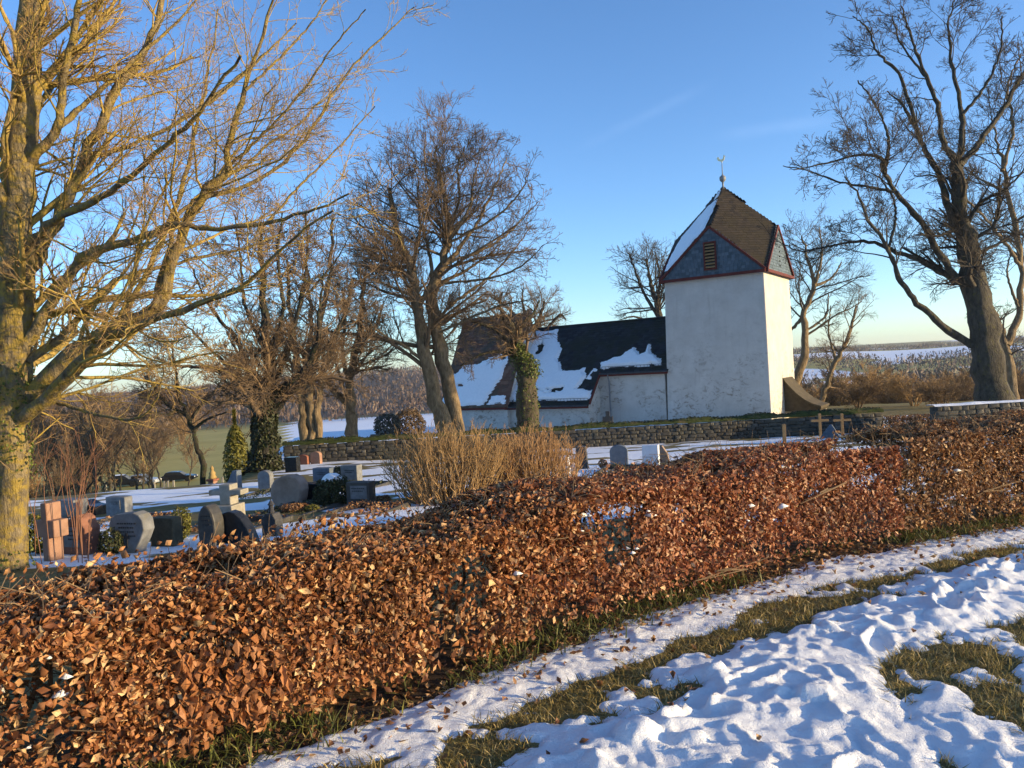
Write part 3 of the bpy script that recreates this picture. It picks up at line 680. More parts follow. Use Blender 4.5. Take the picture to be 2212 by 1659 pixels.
vb2.build('verge_board', M['olivestone'], porch)
for yy in (py0 + .1, py1 - .1):
    MB().box((2.0, yy, .1), (.22, .2, 1.25)).build('post', M['palestone'], porch)
MB().box((1.1, py1 - .06, .1), (1.6, .08, 1.2)).build('back_wall', M['plaster'], porch)

# ------------------------------------------------------------------ churchyard wall of rubble
def stone_wall(name, xa, xb, yw, top, label, seed, h, thick=.45, parts=300, moss=True, snow=False):
    rg = np.random.default_rng(seed); zb = top - h
    root = thing(name, ((xa + xb) / 2, yw, zb), label, 'wall'); L = xb - xa
    core = MB()
    core.box((0, 0, h / 2 - .02), (L - .06, thick - .07, h - .06)); core.build('wall_core', M['mortar'], root)
    # rubble in rough courses on the front and ends
    rows = max(3, int(round(h / .155))); rest = MB(); shapes = []
    for k in range(10):
        m = MB(); w, hh_, d_ = 1, 1, 1
        V = np.array([(-.5, -.5, -.5), (.5, -.5, -.5), (.5, .5, -.5), (-.5, .5, -.5), (-.5, -.5, .5), (.5, -.5, .5), (.5, .5, .5), (-.5, .5, .5)]) + rg.uniform(-.09, .09, (8, 3))
        fv = V[[0, 1, 5, 4]]; c_ = fv.mean(0) + np.array((0, -.16, 0)) + rg.uniform(-.05, .05, 3)
        V = np.vstack([V, c_, fv * .55 + c_ * .45])
        m.add(V, [(4, 5, 6, 7), (1, 2, 6, 5), (3, 0, 4, 7), (0, 3, 2, 1)], [(0, 1, 10, 9), (1, 5, 11, 10), (5, 4, 12, 11), (4, 0, 9, 12)], [(9, 10, 11, 12)])
        shapes.append(m.mesh('stone')); shapes[-1].materials.append(M['stone_wall']); shapes[-1]['V'] = 1
    items = []
    zc = 0
    for rI in range(rows):
        hr = h / rows; x_ = -L / 2
        while x_ < L / 2:
            w = rg.uniform(.16, .42)
            if x_ + w > L / 2: w = L / 2 - x_ + .02
            if w < .06: break
            items.append((x_ + w / 2, zc + hr / 2 + rg.uniform(-.015, .015), w * .95, hr * rg.uniform(.82, 1.0))); x_ += w
        zc += hr
    order = sorted(range(len(items)), key=lambda j: abs(items[j][0] * 0.02) + rg.uniform(0, 1) * .0 - items[j][2])
    sel = set(order[:parts])
    for j, (cx, cz, w, hh_) in enumerate(items):
        me = shapes[j % 10]; dy = -thick / 2 + .08 + rg.uniform(-.03, .02)
        if j in sel:
            o = bpy.data.objects.new('stone', me); col.objects.link(o); o.parent = root; o.location = (cx, dy, cz); o.scale = (w, .22, hh_)
        else:
            V = np.array([v.co for v in me.vertices]) * (w, .22, hh_) + (cx, dy, cz)
            for p_ in (4,): pass
            rest.add(V, [(4, 5, 6, 7), (1, 2, 6, 5), (3, 0, 4, 7), (0, 3, 2, 1)], [(0, 1, 10, 9), (1, 5, 11, 10), (5, 4, 12, 11), (4, 0, 9, 12)], [(9, 10, 11, 12)])
    if rest.n: rest.build('small_stones', M['stone_wall'], root, kind='stuff')
    # capping: flat cover stones under moss or snow
    n = int(L / .12); xs = np.linspace(-L / 2 - .05, L / 2 + .05, n); ys = np.linspace(-thick / 2 - .06, thick / 2 + .06, 9); A_, B_ = np.meshgrid(xs, ys)
    prof = np.sqrt(np.clip(1 - (B_ / (thick / 2 + .07)) ** 2, 0, 1))
    amp = .20 if moss else .07
    hgt = h - .03 + prof * (amp * .6 + amp * fbm(A_ * 1.6 + seed, B_ * 3, seed, 4)) + (fbm(A_ * 7, B_ * 7, seed + 2, 3) - .5) * (.07 if moss else .02) * prof
    i_ = (np.arange(8)[:, None] * n + np.arange(n - 1)[None]).ravel()
    MB().add(np.stack([A_, B_, hgt], -1).reshape(-1, 3), np.stack([i_, i_ + 1, i_ + n + 1, i_ + n], 1)).build('snow_cap' if snow else 'moss_cap', M['snow'] if snow else M['moss'], root, smooth=True)
    if moss:
        C_ = np.stack([rg.uniform(-L / 2, L / 2, int(L * 90)), rg.uniform(-thick / 2 - .05, thick / 2, int(L * 90)), np.zeros(int(L * 90))], 1)
        jx = np.clip(((C_[:, 0] + L / 2 + .05) / (L + .1) * (n - 1)).astype(int), 0, n - 1); jy = np.clip(((C_[:, 1] + thick / 2 + .06) / (thick + .12) * 8).astype(int), 0, 8)
        C_[:, 2] = hgt[jy, jx] + .015
        k_ = rg.uniform(0, 1, len(C_)) < (.25 + .9 * sstep(.4, .6, fbm(C_[:, 0] * .6, C_[:, 0] * 0, seed + 4)))
        C_ = C_[k_]
        Vl, Fl = leaves(C_, rg.normal(size=C_.shape) + (0, 0, .6), np.full(len(C_), .09), np.full(len(C_), .05), rg)
        MB().add(Vl, Fl).build('moss_tufts', M['ivy'], root, kind='stuff')
    return root
stone_wall('churchyard_wall', -9.3, 14.75, 31.0, -.88, 'long low grey rubble wall with mossy top in front of the church', 3, .86, parts=290)
stone_wall('churchyard_wall', 13.6, 21.5, 25.0, -.27, 'short dark rubble wall with snow along its top below the tall bare tree', 8, 1.0, parts=110, moss=False, snow=True)

# ------------------------------------------------------------------ hedges
def hedge(name, xa, xb, hp, dens, label, seed, mat, single=0, width=.86, thin=0.0):
    rg = np.random.default_rng(seed)
    root = thing(name, ((xa + xb) / 2, float(hx((xa + xb) / 2)) + .4, 0), label, 'hedge'); O = np.array(root.location)
    tx = np.linspace(xa, xb, 200); ty = hx(tx); seg = np.r_[0, np.cumsum(np.hypot(np.diff(tx), np.diff(ty)))]; L = seg[-1]
    hs = lambda s: np.interp(np.interp(s, seg, tx), [q[0] for q in hp], [q[1] for q in hp])
    h = max(q[1] for q in hp)
    def frame(s):
        x = np.interp(s, seg, tx); y = np.interp(s, seg, ty); e = .02; x2 = np.interp(np.minimum(s + .2, L), seg, tx); y2 = np.interp(np.minimum(s + .2, L), seg, ty)
        x1 = np.interp(np.maximum(s - .2, 0), seg, tx); y1 = np.interp(np.maximum(s - .2, 0), seg, ty)
        d = np.stack([x2 - x1, y2 - y1], 1); d /= np.linalg.norm(d, axis=1, keepdims=True) + 1e-9
        return np.stack([x, y], 1), d, np.stack([-d[:, 1], d[:, 0]], 1)      # point, along, inward (away from path)
    def place(s, w, z):
        p, d, n_ = frame(s); q = p + n_ * w[:, None]
        return np.stack([q[:, 0], q[:, 1], G(q[:, 0], q[:, 1]) * 0 + z], 1) - O, d, n_
    top_h = lambda s: hs(s) * (1 + (fbm(s * .9, s * 0, seed + 3, 3) - .5) * .13)
    # surface bulge of the clipped face
    bulge = lambda s, z: (fbm(s * 1.7, z * 2.2, seed + 7, 4) - .5) * .22
    n = int(dens * L)
    # front face, top, back face, ends
    sF = rg.uniform(0, L, n); zF = hs(sF) * (1 - rg.uniform(0, 1, n) ** 1.15 * .92)
    wF = bulge(sF, zF) + np.abs(rg.normal(0, .07, n)) + .03 * (1 - zF / h)
    gap = fbm(sF * 1.5 + 3, zF * 2.1, seed + 11, 4); kF = rg.uniform(0, 1, n) < np.where(gap > .58 - thin, np.clip(1 - (gap - .58 + thin) * 9, .12, 1), 1)
    fine = fbm(sF * 7 + 1, zF * 7, seed + 41, 3); kF &= rg.uniform(0, 1, n) < np.clip(1.2 - (fine - .50) * 5, .25, 1)
    low = rg.uniform(0, 1, n) < np.clip((zF - .05) / (.20 + .15 * fbm(sF * 2, sF * 0, seed + 2)), .06, 1); kF &= low
    nT = int(n * .75); sT = rg.uniform(0, L, nT); wT = rg.uniform(0, width, nT); zT = top_h(sT) - np.abs(rg.normal(0, .06, nT)) + .02 - .05 * (np.abs(wT / width - .5) * 2) ** 3
    zT = zT + (fbm(sT * 2.6, wT * 3, seed + 9, 3) - .5) * .10
    kT = fbm(sT * 1.4, wT * 2.5, seed + 13, 4) < .70 - thin
    nB = int(n * .07); sB = rg.uniform(0, L, nB); zB = rg.uniform(.1, h, nB); wB = width - np.abs(rg.normal(0, .06, nB))
    kF &= zF < top_h(sF)
    s = np.r_[sF[kF], sT[kT], sB]; w = np.r_[wF[kF], wT[kT], wB]; z = np.r_[zF[kF], zT[kT], zB]
    reg = np.r_[np.zeros(kF.sum()), np.ones(kT.sum()), np.full(nB, 2)]
    C, d, n_ = place(s, w, z)
    N = rg.normal(size=C.shape) * .75
    N[:, :2] += np.where(reg[:, None] == 0, -n_, np.where(reg[:, None] == 2, n_, 0)) * .7; N[:, 2] += np.where(reg == 1, .7, .25)
    sz = .0375 * rg.uniform(.6, 1.35, len(C))
    if single:
        dist = np.linalg.norm(C + O, axis=1); cand = np.where((reg == 0) & (C[:, 0] + O[0] > -1.5))[0]
        cand = cand[np.argsort(dist[cand])][:single * 3]; cand = rg.choice(cand, single, replace=False)
        Vl, Fl = leaves(np.zeros((6, 3)), np.tile((0, 0, 1.), (6, 1)), np.full(6, .062), np.full(6, .038), rg)
        ms = []
        for k in range(6):
            f_ = Fl[[k, 6 + k, 12 + k, 18 + k]] - k * 5; m_ = MB().add(Vl[k * 5:k * 5 + 5], f_).mesh('leaf'); m_.materials.append(mat); ms.append(m_)
        for k, c in enumerate(cand):
            o = bpy.data.objects.new('leaf', ms[k % 6]); col.objects.link(o); o.parent = root
            o.location = C[c] + np.array((.01, -.02, 0)); o.rotation_euler = Vector(N[c]).to_track_quat('Z', 'Y').to_euler()
        keep = np.ones(len(C), bool); keep[cand] = False; C, N, sz = C[keep], N[keep], sz[keep]
    fark = (C[:, 1] + O[1]) > 4.75
    lm = MB(); lm.add(*leaves(C[~fark], N[~fark], sz[~fark], sz[~fark] * .62, rg, .75)) if (~fark).any() else None
    lm.add(*leaves2(C[fark], N[fark], sz[fark], sz[fark] * .6, rg)); lm.build('leaves', mat, root, smooth=True, kind='stuff')
    # stems and clipped twigs
    ns = int(L * 16); ss = rg.uniform(0, L, ns); wb = rg.uniform(.18, width - .12, ns); m = 5
    ls = np.linspace(0, 1, m); P = np.zeros((ns, m, 3)); dr = rg.normal(0, .16, ns); dw = rg.normal(0, .14, ns)
    for j, tt in enumerate(ls):
        q, _, _ = place(np.clip(ss + dr * tt, 0, L), np.clip(wb + dw * tt, .05, width - .03), np.full(ns, -.03) + tt * (top_h(ss) - .02)); P[:, j] = q + rg.normal(0, .014, (ns, 3)) * (j > 0)
    R = np.linspace(.013, .004, m)[None] * rg.uniform(.7, 1.5, ns)[:, None]
    tm = MB().tubes(P, R, 5, False); allP = [P]
    nt = int(L * 420); pi = rg.integers(0, ns, nt); pj = rg.integers(1, m, nt); st = P[pi, pj]
    ang = rg.uniform(0, 2 * math.pi, nt); ln_ = rg.uniform(.10, .34, nt); dd = np.stack([np.cos(ang), np.sin(ang) - .25, rg.uniform(-.1, .75, nt)], 1); dd /= np.linalg.norm(dd, axis=1, keepdims=True)
    Q = np.stack([st, st + dd * ln_[:, None] * .5 + rg.normal(0, .015, (nt, 3)), st + dd * ln_[:, None] + rg.normal(0, .03, (nt, 3))], 1)
    rel = Q[:, :, :2] + O[:2]; hyy = hx(rel[..., 0]); Q[:, :, 1] = np.maximum(Q[:, :, 1], (hyy - .02 - O[1])); Q[:, :, 2] = np.minimum(Q[:, :, 2], h * 1.07)
    tm.tubes(Q, np.tile([.0032, .0026, .0016], (nt, 1)), 3, False)
    # long twigs lying along the face
    nl = 3; sl_ = rg.uniform(0, L - .3, nl); zl = rg.uniform(.12, .72, nl); wl = bulge(sl_, zl) + rg.uniform(-.01, .06, nl); P = []
    for j in range(5):
        q, _, _ = place(sl_ + j * .11 * rg.choice([-1, 1], nl), wl + rg.normal(0, .012, nl), np.clip(zl + np.sin(j * .7 + sl_ * 5) * .03 + j * rg.uniform(-.02, .035, nl), .03, h * 1.05)); P.append(q)
    P = np.stack(P, 1); tm.tubes(P, np.tile([.005, .0045, .004, .003, .002], (nl, 1)), 4, False)
    # loose sprigs above the clipped top
    nu = int(L * 26); su = rg.uniform(0, L, nu); wu = rg.uniform(.02, width, nu); q0, _, _ = place(su, wu, top_h(su) - .08)
    q1 = q0 + np.stack([rg.normal(0, .05, nu), rg.normal(0, .05, nu), rg.uniform(.09, .22, nu)], 1); tm.tubes(np.stack([q0, q0 * .5 + q1 * .5 + rg.normal(0, .01, (nu, 3)), q1], 1), np.tile([.003, .0025, .0015], (nu, 1)), 3, False)
    tm.build('twigs', M['twig_brown'], root, kind='stuff')
    # grass and moss at the foot
    ng = int(L * 650); sg = rg.uniform(0, L, ng); wg = rg.normal(.10, .12, ng); q, _, _ = place(sg, wg, np.zeros(ng)); kk = fbm(sg * 1.3, wg * 2, seed + 21, 3) > .36; q = q[kk]
    V, Fa, Fb = blades(q[:, 0], q[:, 1], .11 * (.5 + fbm(sg[kk] * 2, sg[kk] * 0, seed + 1)), .004, 1.0, rg, np.full(len(q), -.005))
    MB().add(V, Fa, Fb).build('grass_tufts', M['grass_green'], root, kind='stuff')
    # leaf litter
    nl = int(L * 260); q, _, _ = place(rg.uniform(0, L, nl), rg.normal(.08, .16, nl), rg.uniform(.005, .03, nl)); V, F = leaves(q, rg.normal(0, .4, q.shape) + (0, 0, 1), np.full(nl, .05), np.full(nl, .03), rg)
    MB().add(V, F).build('leaf_litter', M['leaf_brown'], root, kind='stuff')
    # snow caught on the twigs
    nk = int(L * 16); sk = rg.uniform(0, L, nk); zk = rg.uniform(.30, .74, nk); wk = bulge(sk, zk) + rg.uniform(.05, .16, nk)
    ok = fbm(sk * .9, zk * 1.5, seed + 31, 3) > .47; q, _, _ = place(sk[ok], wk[ok], zk[ok])
    ico = np.array([(0, 0, 1), (.9, 0, .1), (.28, .85, .1), (-.72, .53, .1), (-.72, -.53, .1), (.28, -.85, .1), (0, 0, -.5)]); fi = [(0, 1, 2), (0, 2, 3), (0, 3, 4), (0, 4, 5), (0, 5, 1), (6, 2, 1), (6, 3, 2), (6, 4, 3), (6, 5, 4), (6, 1, 5)]
    sm = MB()
    for c in q:
        for e in range(rg.integers(1, 4)): sm.add((ico + rg.normal(0, .15, ico.shape)) * rg.uniform(.012, .036) * np.array((1.5, 1.2, .8)) + c + rg.normal(0, .035, 3), fi)
    if sm.n: sm.build('caught_snow', M['snow'], root, smooth=True, kind='stuff')
    return root
hedge('beech_hedge', -2.9, 3.22, [(-3, .76), (-.7, .78), (.25, .86), (1.2, .87), (2.2, .85), (3.3, .82)], 14500, 'clipped low beech hedge with copper leaves running beside the snowy path', 11, M['leaf_beech'], single=280, thin=.05)
hedge('beech_hedge', 3.28, 6.6, [(3, .90), (7, .92)], 13000, 'taller duller beech hedge continuing the low one towards the short snow-topped wall', 23, M['leaf_brown'], thin=.02)

# soil under the hedge
xs = np.linspace(-3.4, 10.5, 140); yy = hx(xs)
wv = [-.10, .2, .6, 1.0]
V = np.stack([np.stack([xs - .5 * w_, yy + .85 * w_ + (fbm(xs * 3, xs * 0 + w_, 4, 3) - .5) * .12 * (k_ in (0, 3)), np.full(140, .006) + .012 * (k_ in (1, 2))], 1) for k_, w_ in enumerate(wv)], 1)
i_ = (np.arange(139)[:, None] * 4 + np.arange(3)[None]).ravel()
V[..., 2] += G(V[..., 0], V[..., 1])
MB().add(V.reshape(-1, 3), np.stack([i_, i_ + 4, i_ + 5, i_ + 1], 1)).build('hedge_bed', M['soil'], smooth=True, kind='structure')

# dead leaves blown onto the grass and snow
rgx = np.random.default_rng(88); n = 340; lx_ = rgx.uniform(-1.3, 5.2, n); ly_ = hx(lx_) - np.abs(rgx.normal(.35, .55, n)); ok = (ly_ > 2.6) & (ly_ < hx(lx_) - .05); lx_, ly_ = lx_[ok], ly_[ok]
hh, cc = snow_depth(lx_, ly_); C = np.stack([lx_, ly_, G(lx_, ly_) + np.maximum(hh, 0) + .012], 1)
V, F = leaves(C, rgx.normal(0, .35, C.shape) + (0, 0, 1), np.full(len(C), .042), np.full(len(C), .027), rgx, .7)
tag(MB().add(V, F).build('fallen_leaves', M['leaf_brown'], smooth=True, kind='stuff'), 'dry brown leaves scattered over the snow and grass below the hedge', 'leaves', kind='stuff')

# ------------------------------------------------------------------ bare trees
def catmull(P, R, m):
    P = np.asarray(P, float); R = np.asarray(R, float); n = len(P)
    E = np.vstack([2 * P[0] - P[1], P, 2 * P[-1] - P[-2]]); t = np.linspace(0, n - 1 - 1e-6, m); k = t.astype(int); u = (t - k)[:, None]
    a, b_, c, d = E[k], E[k + 1], E[k + 2], E[k + 3]
    Q = .5 * (2 * b_ + (c - a) * u + (2 * a - 5 * b_ + 4 * c - d) * u ** 2 + (3 * b_ - a - 3 * c + d) * u ** 3)
    return Q, np.interp(t, np.arange(n), R)
def spawn(rg, P, R, per, tmin, ang, lenr, k, wob, up, radr, rmin, lmin=0, jit=(.6, 1.25), flat=None, tmax=1.0):
    n, m, _ = P.shape
    seg = np.linalg.norm(np.diff(P, axis=1), axis=2).sum(1)
    cnt = np.maximum(1, np.round(per * np.clip(seg / (seg.mean() + 1e-9), .35, 2.2) * rg.uniform(.75, 1.3, n))).astype(int)
    idx = np.repeat(np.arange(n), cnt); N = len(idx)
    t = tmin + (tmax - tmin) * rg.uniform(0, 1, N) ** .8; f = t * (m - 1); j = np.minimum(f.astype(int), m - 2); u = (f - j)[:, None]
    S0 = P[idx, j] * (1 - u) + P[idx, j + 1] * u; r = R[idx, j] * (1 - u[:, 0]) + R[idx, j + 1] * u[:, 0]
    T = P[idx, j + 1] - P[idx, j]; T /= np.linalg.norm(T, axis=1, keepdims=True) + 1e-9
    q = rg.normal(size=(N, 3)); q -= (q * T).sum(1, keepdims=True) * T; q /= np.linalg.norm(q, axis=1, keepdims=True) + 1e-9
    a = np.radians(ang) * rg.uniform(.6, 1.35, N)[:, None]
    D = T * np.cos(a) + q * np.sin(a); D[:, 2] += up * .5
    if flat is not None: D = D + np.asarray(flat)
    D /= np.linalg.norm(D, axis=1, keepdims=True)
    L = np.maximum(seg[idx] * lenr * (1.15 - .65 * t) * rg.uniform(jit[0], jit[1], N), lmin)
    out = np.zeros((N, k + 1, 3)); out[:, 0] = S0
    for s in range(k):
        D = D + rg.normal(0, wob, (N, 3)); D[:, 2] += up / k; D /= np.linalg.norm(D, axis=1, keepdims=True)
        out[:, s + 1] = out[:, s] + D * (L / k)[:, None]
    r0_ = np.maximum(np.minimum(r * radr, L * .035), rmin * 1.25)
    RR = r0_[:, None] * np.linspace(1, .35, k + 1)[None]; RR = np.maximum(RR, rmin)
    return out, RR
def bare_tree(name, label, base, limbs, levels, mats, seed, group=None, ivy=None, sides=9, rough=.08, extra=None):
    """limbs: list of (points, radii); first is the trunk. levels: dicts for spawn()"""
    rg = np.random.default_rng(seed); base = np.asarray(base, float)
    root = thing(name, base, label, 'tree', group)
    m = 30; LP = []; LR = []; tm = MB(); cm = MB(); cm2 = MB()
    for k, (pts, rad) in enumerate(limbs):
        P, R = catmull(np.asarray(pts, float) - base, rad, m)
        L = np.linalg.norm(np.diff(P, axis=0), axis=1).sum()
        P[1:-1] += rg.normal(0, .0045 * L * rough / .08, (m - 2, 3)) * np.array((1, 1, .6))
        R = R * (1 + rg.normal(0, rough, m))
        LP.append(P); LR.append(R)
        sd_ = sides + 5 if k == 0 else 8
        th_ = np.arange(sd_)[None] * 2 * math.pi / sd_; zz_ = np.arange(m)[:, None] * .5
        lob = 1 + .07 * np.sin(3 * th_ + 1.7 * np.sin(zz_ * .5) + k) + .05 * np.sin(5 * th_ - zz_ + k) + rg.normal(0, .035, (m, sd_))
        if k == 0: lob = lob + .25 * np.exp(-np.arange(m)[:, None] / 1.2) * (.6 + .6 * np.sin(4 * th_ + k))
        tm.tubes(P[None], R[None], sd_, True, lob[None])
    trunk = tm.build('trunk', mats[0], root, smooth=True)
    P, R = np.stack(LP), np.stack(LR); first = True
    allP = []
    for li, lv in enumerate(levels):
        lv = dict(lv); sd = lv.pop('sides', 3); src = lv.pop('src', 'prev')
        P, R = spawn(rg, P, R, **lv); (cm if len(mats) < 3 or li < 2 else cm2).tubes(P, R, sd, False); allP.append((P, R))
        if src == 'with_limbs' and li == 0: pass
    cm.build('crown', mats[1], root, smooth=True, kind=None)
    if cm2.n: cm2.build('twigs', mats[2], root, smooth=True, kind='stuff')
    if ivy:
        C, N = [], []
        for (k, t0, t1, num, sz, spread) in ivy['where']:
            t = rg.uniform(t0, t1, num) * (m - 1); j = np.minimum(t.astype(int), m - 2); u = (t - j)[:, None]
            c = LP[k][j] * (1 - u) + LP[k][j + 1] * u; rr = LR[k][j]
            a = rg.uniform(0, 2 * math.pi, num); n_ = np.stack([np.cos(a), np.sin(a), rg.uniform(-.1, .5, num)], 1)
            if ivy.get('side') is not None: n_ = n_ + np.asarray(ivy['side']) * rg.uniform(0, 1.2, num)[:, None]; n_ /= np.linalg.norm(n_, axis=1, keepdims=True)
            C.append(c + n_ * (rr * rg.uniform(.9, 1.0 + spread, num))[:, None]); N.append(n_)
        C = np.vstack(C); N = np.vstack(N) + rg.normal(0, .45, (len(C), 3)); V, F = leaves(C, N, np.full(len(C), ivy['size']), np.full(len(C), ivy['size'] * .8), rg)
        MB().add(V, F).build('ivy', ivy['mat'], root, kind='stuff')
    return root
def limb(pts, depth, rad_px, drift=0.0):
    """photo polyline at a distance -> world points; drift = metres nearer (-) or farther along the limb; radii in photo pixels"""
    n = len(pts); out = []
    for k, q in enumerate(pts): out.append(at(q[0], q[1], depth + drift * k / (n - 1)))
    rr = np.interp(np.linspace(0, 1, n), np.linspace(0, 1, len(rad_px)), rad_px) * depth / 1661
    return out, rr
def z7(l): return [(1622 + a * .5777, b * .5777) for a, b in l]

# the mossy tree beside the path ------------------------------------------------
D = 7.7; bx = at(22, 1255, D); base = (bx[0], D, Gf(bx[0], D))
L_ = [limb([(20, 1285), (22, 1180), (26, 1000), (30, 850), (32, 700), (36, 520), (38, 400), (48, 220), (62, 60), (70, -120), (75, -320)], D, [44, 35, 34, 34, 33, 31, 28, 25, 20, 14]),
      limb([(60, 860), (150, 770), (240, 710), (333, 667), (369, 569), (400, 490), (430, 430), (480, 372), (502, 289), (530, 195), (560, 100), (590, 0)], D, [24, 21, 17, 12, 9, 6, 3], -.7),
      limb([(60, 740), (133, 631), (187, 551), (311, 511), (380, 484), (444, 493), (578, 480), (667, 453), (755, 418)], D, [17, 12, 9, 7, 4, 2], -1.2),
      limb([(55, 600), (84, 551), (133, 444), (187, 333), (249, 200), (315, 111), (347, 0), (360, -120)], D, [19, 17, 15, 12, 9, 6], .8),
      limb([(40, 375), (124, 276), (133, 178), (160, 67), (175, -40), (190, -150)], D, [13, 11, 9, 7, 4], -.5),
      limb([(124, 276), (222, 191), (311, 111), (400, 30), (470, -60)], D, [8, 6, 4, 2], .9),
      limb([(35, 915), (110, 850), (200, 760), (260, 720), (333, 693), (422, 658), (533, 613), (622, 525), (720, 455)], D, [22, 19, 14, 10, 7, 4, 2], -1.7),
      limb([(430, 432), (555, 391), (640, 320), (700, 240), (755, 150), (830, 75), (895, 15)], D - .3, [6, 5, 4, 3, 1.5], .6),
      limb([(187, 333), (249, 327), (378, 267), (511, 169), (600, 90)], D + .4, [8, 6, 4, 2], 1.0),
      limb([(100, 860), (200, 892), (290, 905), (340, 860), (352, 790)], D, [6, 4, 2.5, 1.5], -.8),
      limb([(36, 520), (5, 430), (-60, 330), (-150, 250), (-260, 150)], D, [18, 14, 9, 5], -.6),
      limb([(34, 640), (-40, 560), (-140, 500), (-260, 470)], D, [16, 11, 6, 3], 1.0),
      limb([(333, 667), (360, 560), (385, 470), (470, 400), (560, 330), (650, 260), (720, 190)], D - .3, [9, 7, 5, 3.5, 2], 1.3),
      limb([(260, 700), (330, 560), (390, 420), (420, 280), (450, 150), (470, 20)], D + .5, [9, 8, 6, 4, 2.5], 1.2),
      limb([(45, 300), (110, 190), (200, 80), (280, -20)], D, [10, 7, 5, 3], 1.4),
      limb([(40, 560), (110, 480), (230, 420), (340, 330), (430, 240), (520, 120)], D, [12, 9, 7, 5, 3], -1.5),
      limb([(480, 372), (560, 300), (650, 200), (720, 100), (790, 20)], D - .4, [4.5, 3.5, 2.5, 1.5], -.5),
      limb([(530, 195), (610, 120), (680, 40), (720, -30)], D - .6, [4, 3, 1.5], .5),
      limb([(578, 480), (650, 400), (720, 330), (810, 230)], D - .8, [4, 3, 1.5], .4),
      limb([(378, 267), (470, 210), (560, 130), (640, 50)], D + .9, [5, 3.5, 2], .5),
      limb([(60, 780), (140, 720), (230, 620), (300, 590), (420, 560), (520, 540), (620, 500)], D, [12, 9, 6, 4, 2.5], 1.0)]
L_ = [L_[0]] + [(p_, r_ * .78) for p_, r_ in L_[1:]]
bare_tree('roadside_tree', 'gnarled mossy tree with golden lichen branches rising behind the low hedge', base, L_,
          [dict(per=15, tmin=.06, ang=46, lenr=.30, k=6, wob=.15, up=.14, radr=.30, rmin=.0026, sides=5, flat=(.20, 0, .0)),
           dict(per=6.5, tmin=.10, ang=44, lenr=.44, k=5, wob=.16, up=.10, radr=.45, rmin=.0019, sides=4, flat=(.10, 0, 0)),
           dict(per=5, tmin=.10, ang=44, lenr=.50, k=3, wob=.17, up=.10, radr=.5, rmin=.0017, flat=(.06, 0, 0)),
           dict(per=2.0, tmin=.15, ang=44, lenr=.40, k=1, wob=.16, up=.12, radr=.7, rmin=.0011)],
          (M['bark_moss'], M['twig_moss'], M['twig_red']), 4, rough=.06,
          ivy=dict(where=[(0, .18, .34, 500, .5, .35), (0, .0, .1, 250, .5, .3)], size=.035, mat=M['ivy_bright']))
# red young shoots at the foot of it
o = None
rg = np.random.default_rng(77); n = 20; st = np.zeros((n, 7, 3))
for k in range(n):
    x0 = rg.uniform(60, 190); y0 = rg.uniform(1120, 1175); x1 = x0 + rg.uniform(-40, 70); y1 = rg.uniform(930, 1050); dpt = 8.1 + rg.uniform(-.3, .6)
    for j in range(7):
        tt = j / 6; st[k, j] = at(x0 + (x1 - x0) * tt + 18 * math.sin(tt * 3.1) * (1 if k % 2 else -.6), y0 + (y1 - y0) * tt, dpt)
rt = thing('sapling', (at(125, 1160, 8.0)[0], 8.0, Gf(-4.8, 8.0)), 'thin reddish bare shoots growing between the mossy trunk and the sandstone cross', 'sapling')
gz_ = Gf(-4.8, 8.2); st[:, 0, 2] = gz_ - .02
mm = MB().tubes(st - np.array(rt.location), np.tile(np.linspace(.005, .0018, 7), (n, 1)), 4, False)
P2, R2 = spawn(rg, st - np.array(rt.location), np.tile(np.linspace(.005, .0018, 7), (n, 1)), 3, .3, 35, .3, 3, .12, .1, .6, .002)
mm.tubes(P2, R2, 3, False); mm.build('shoots', M['shoot_red'], rt, smooth=True, kind='stuff')

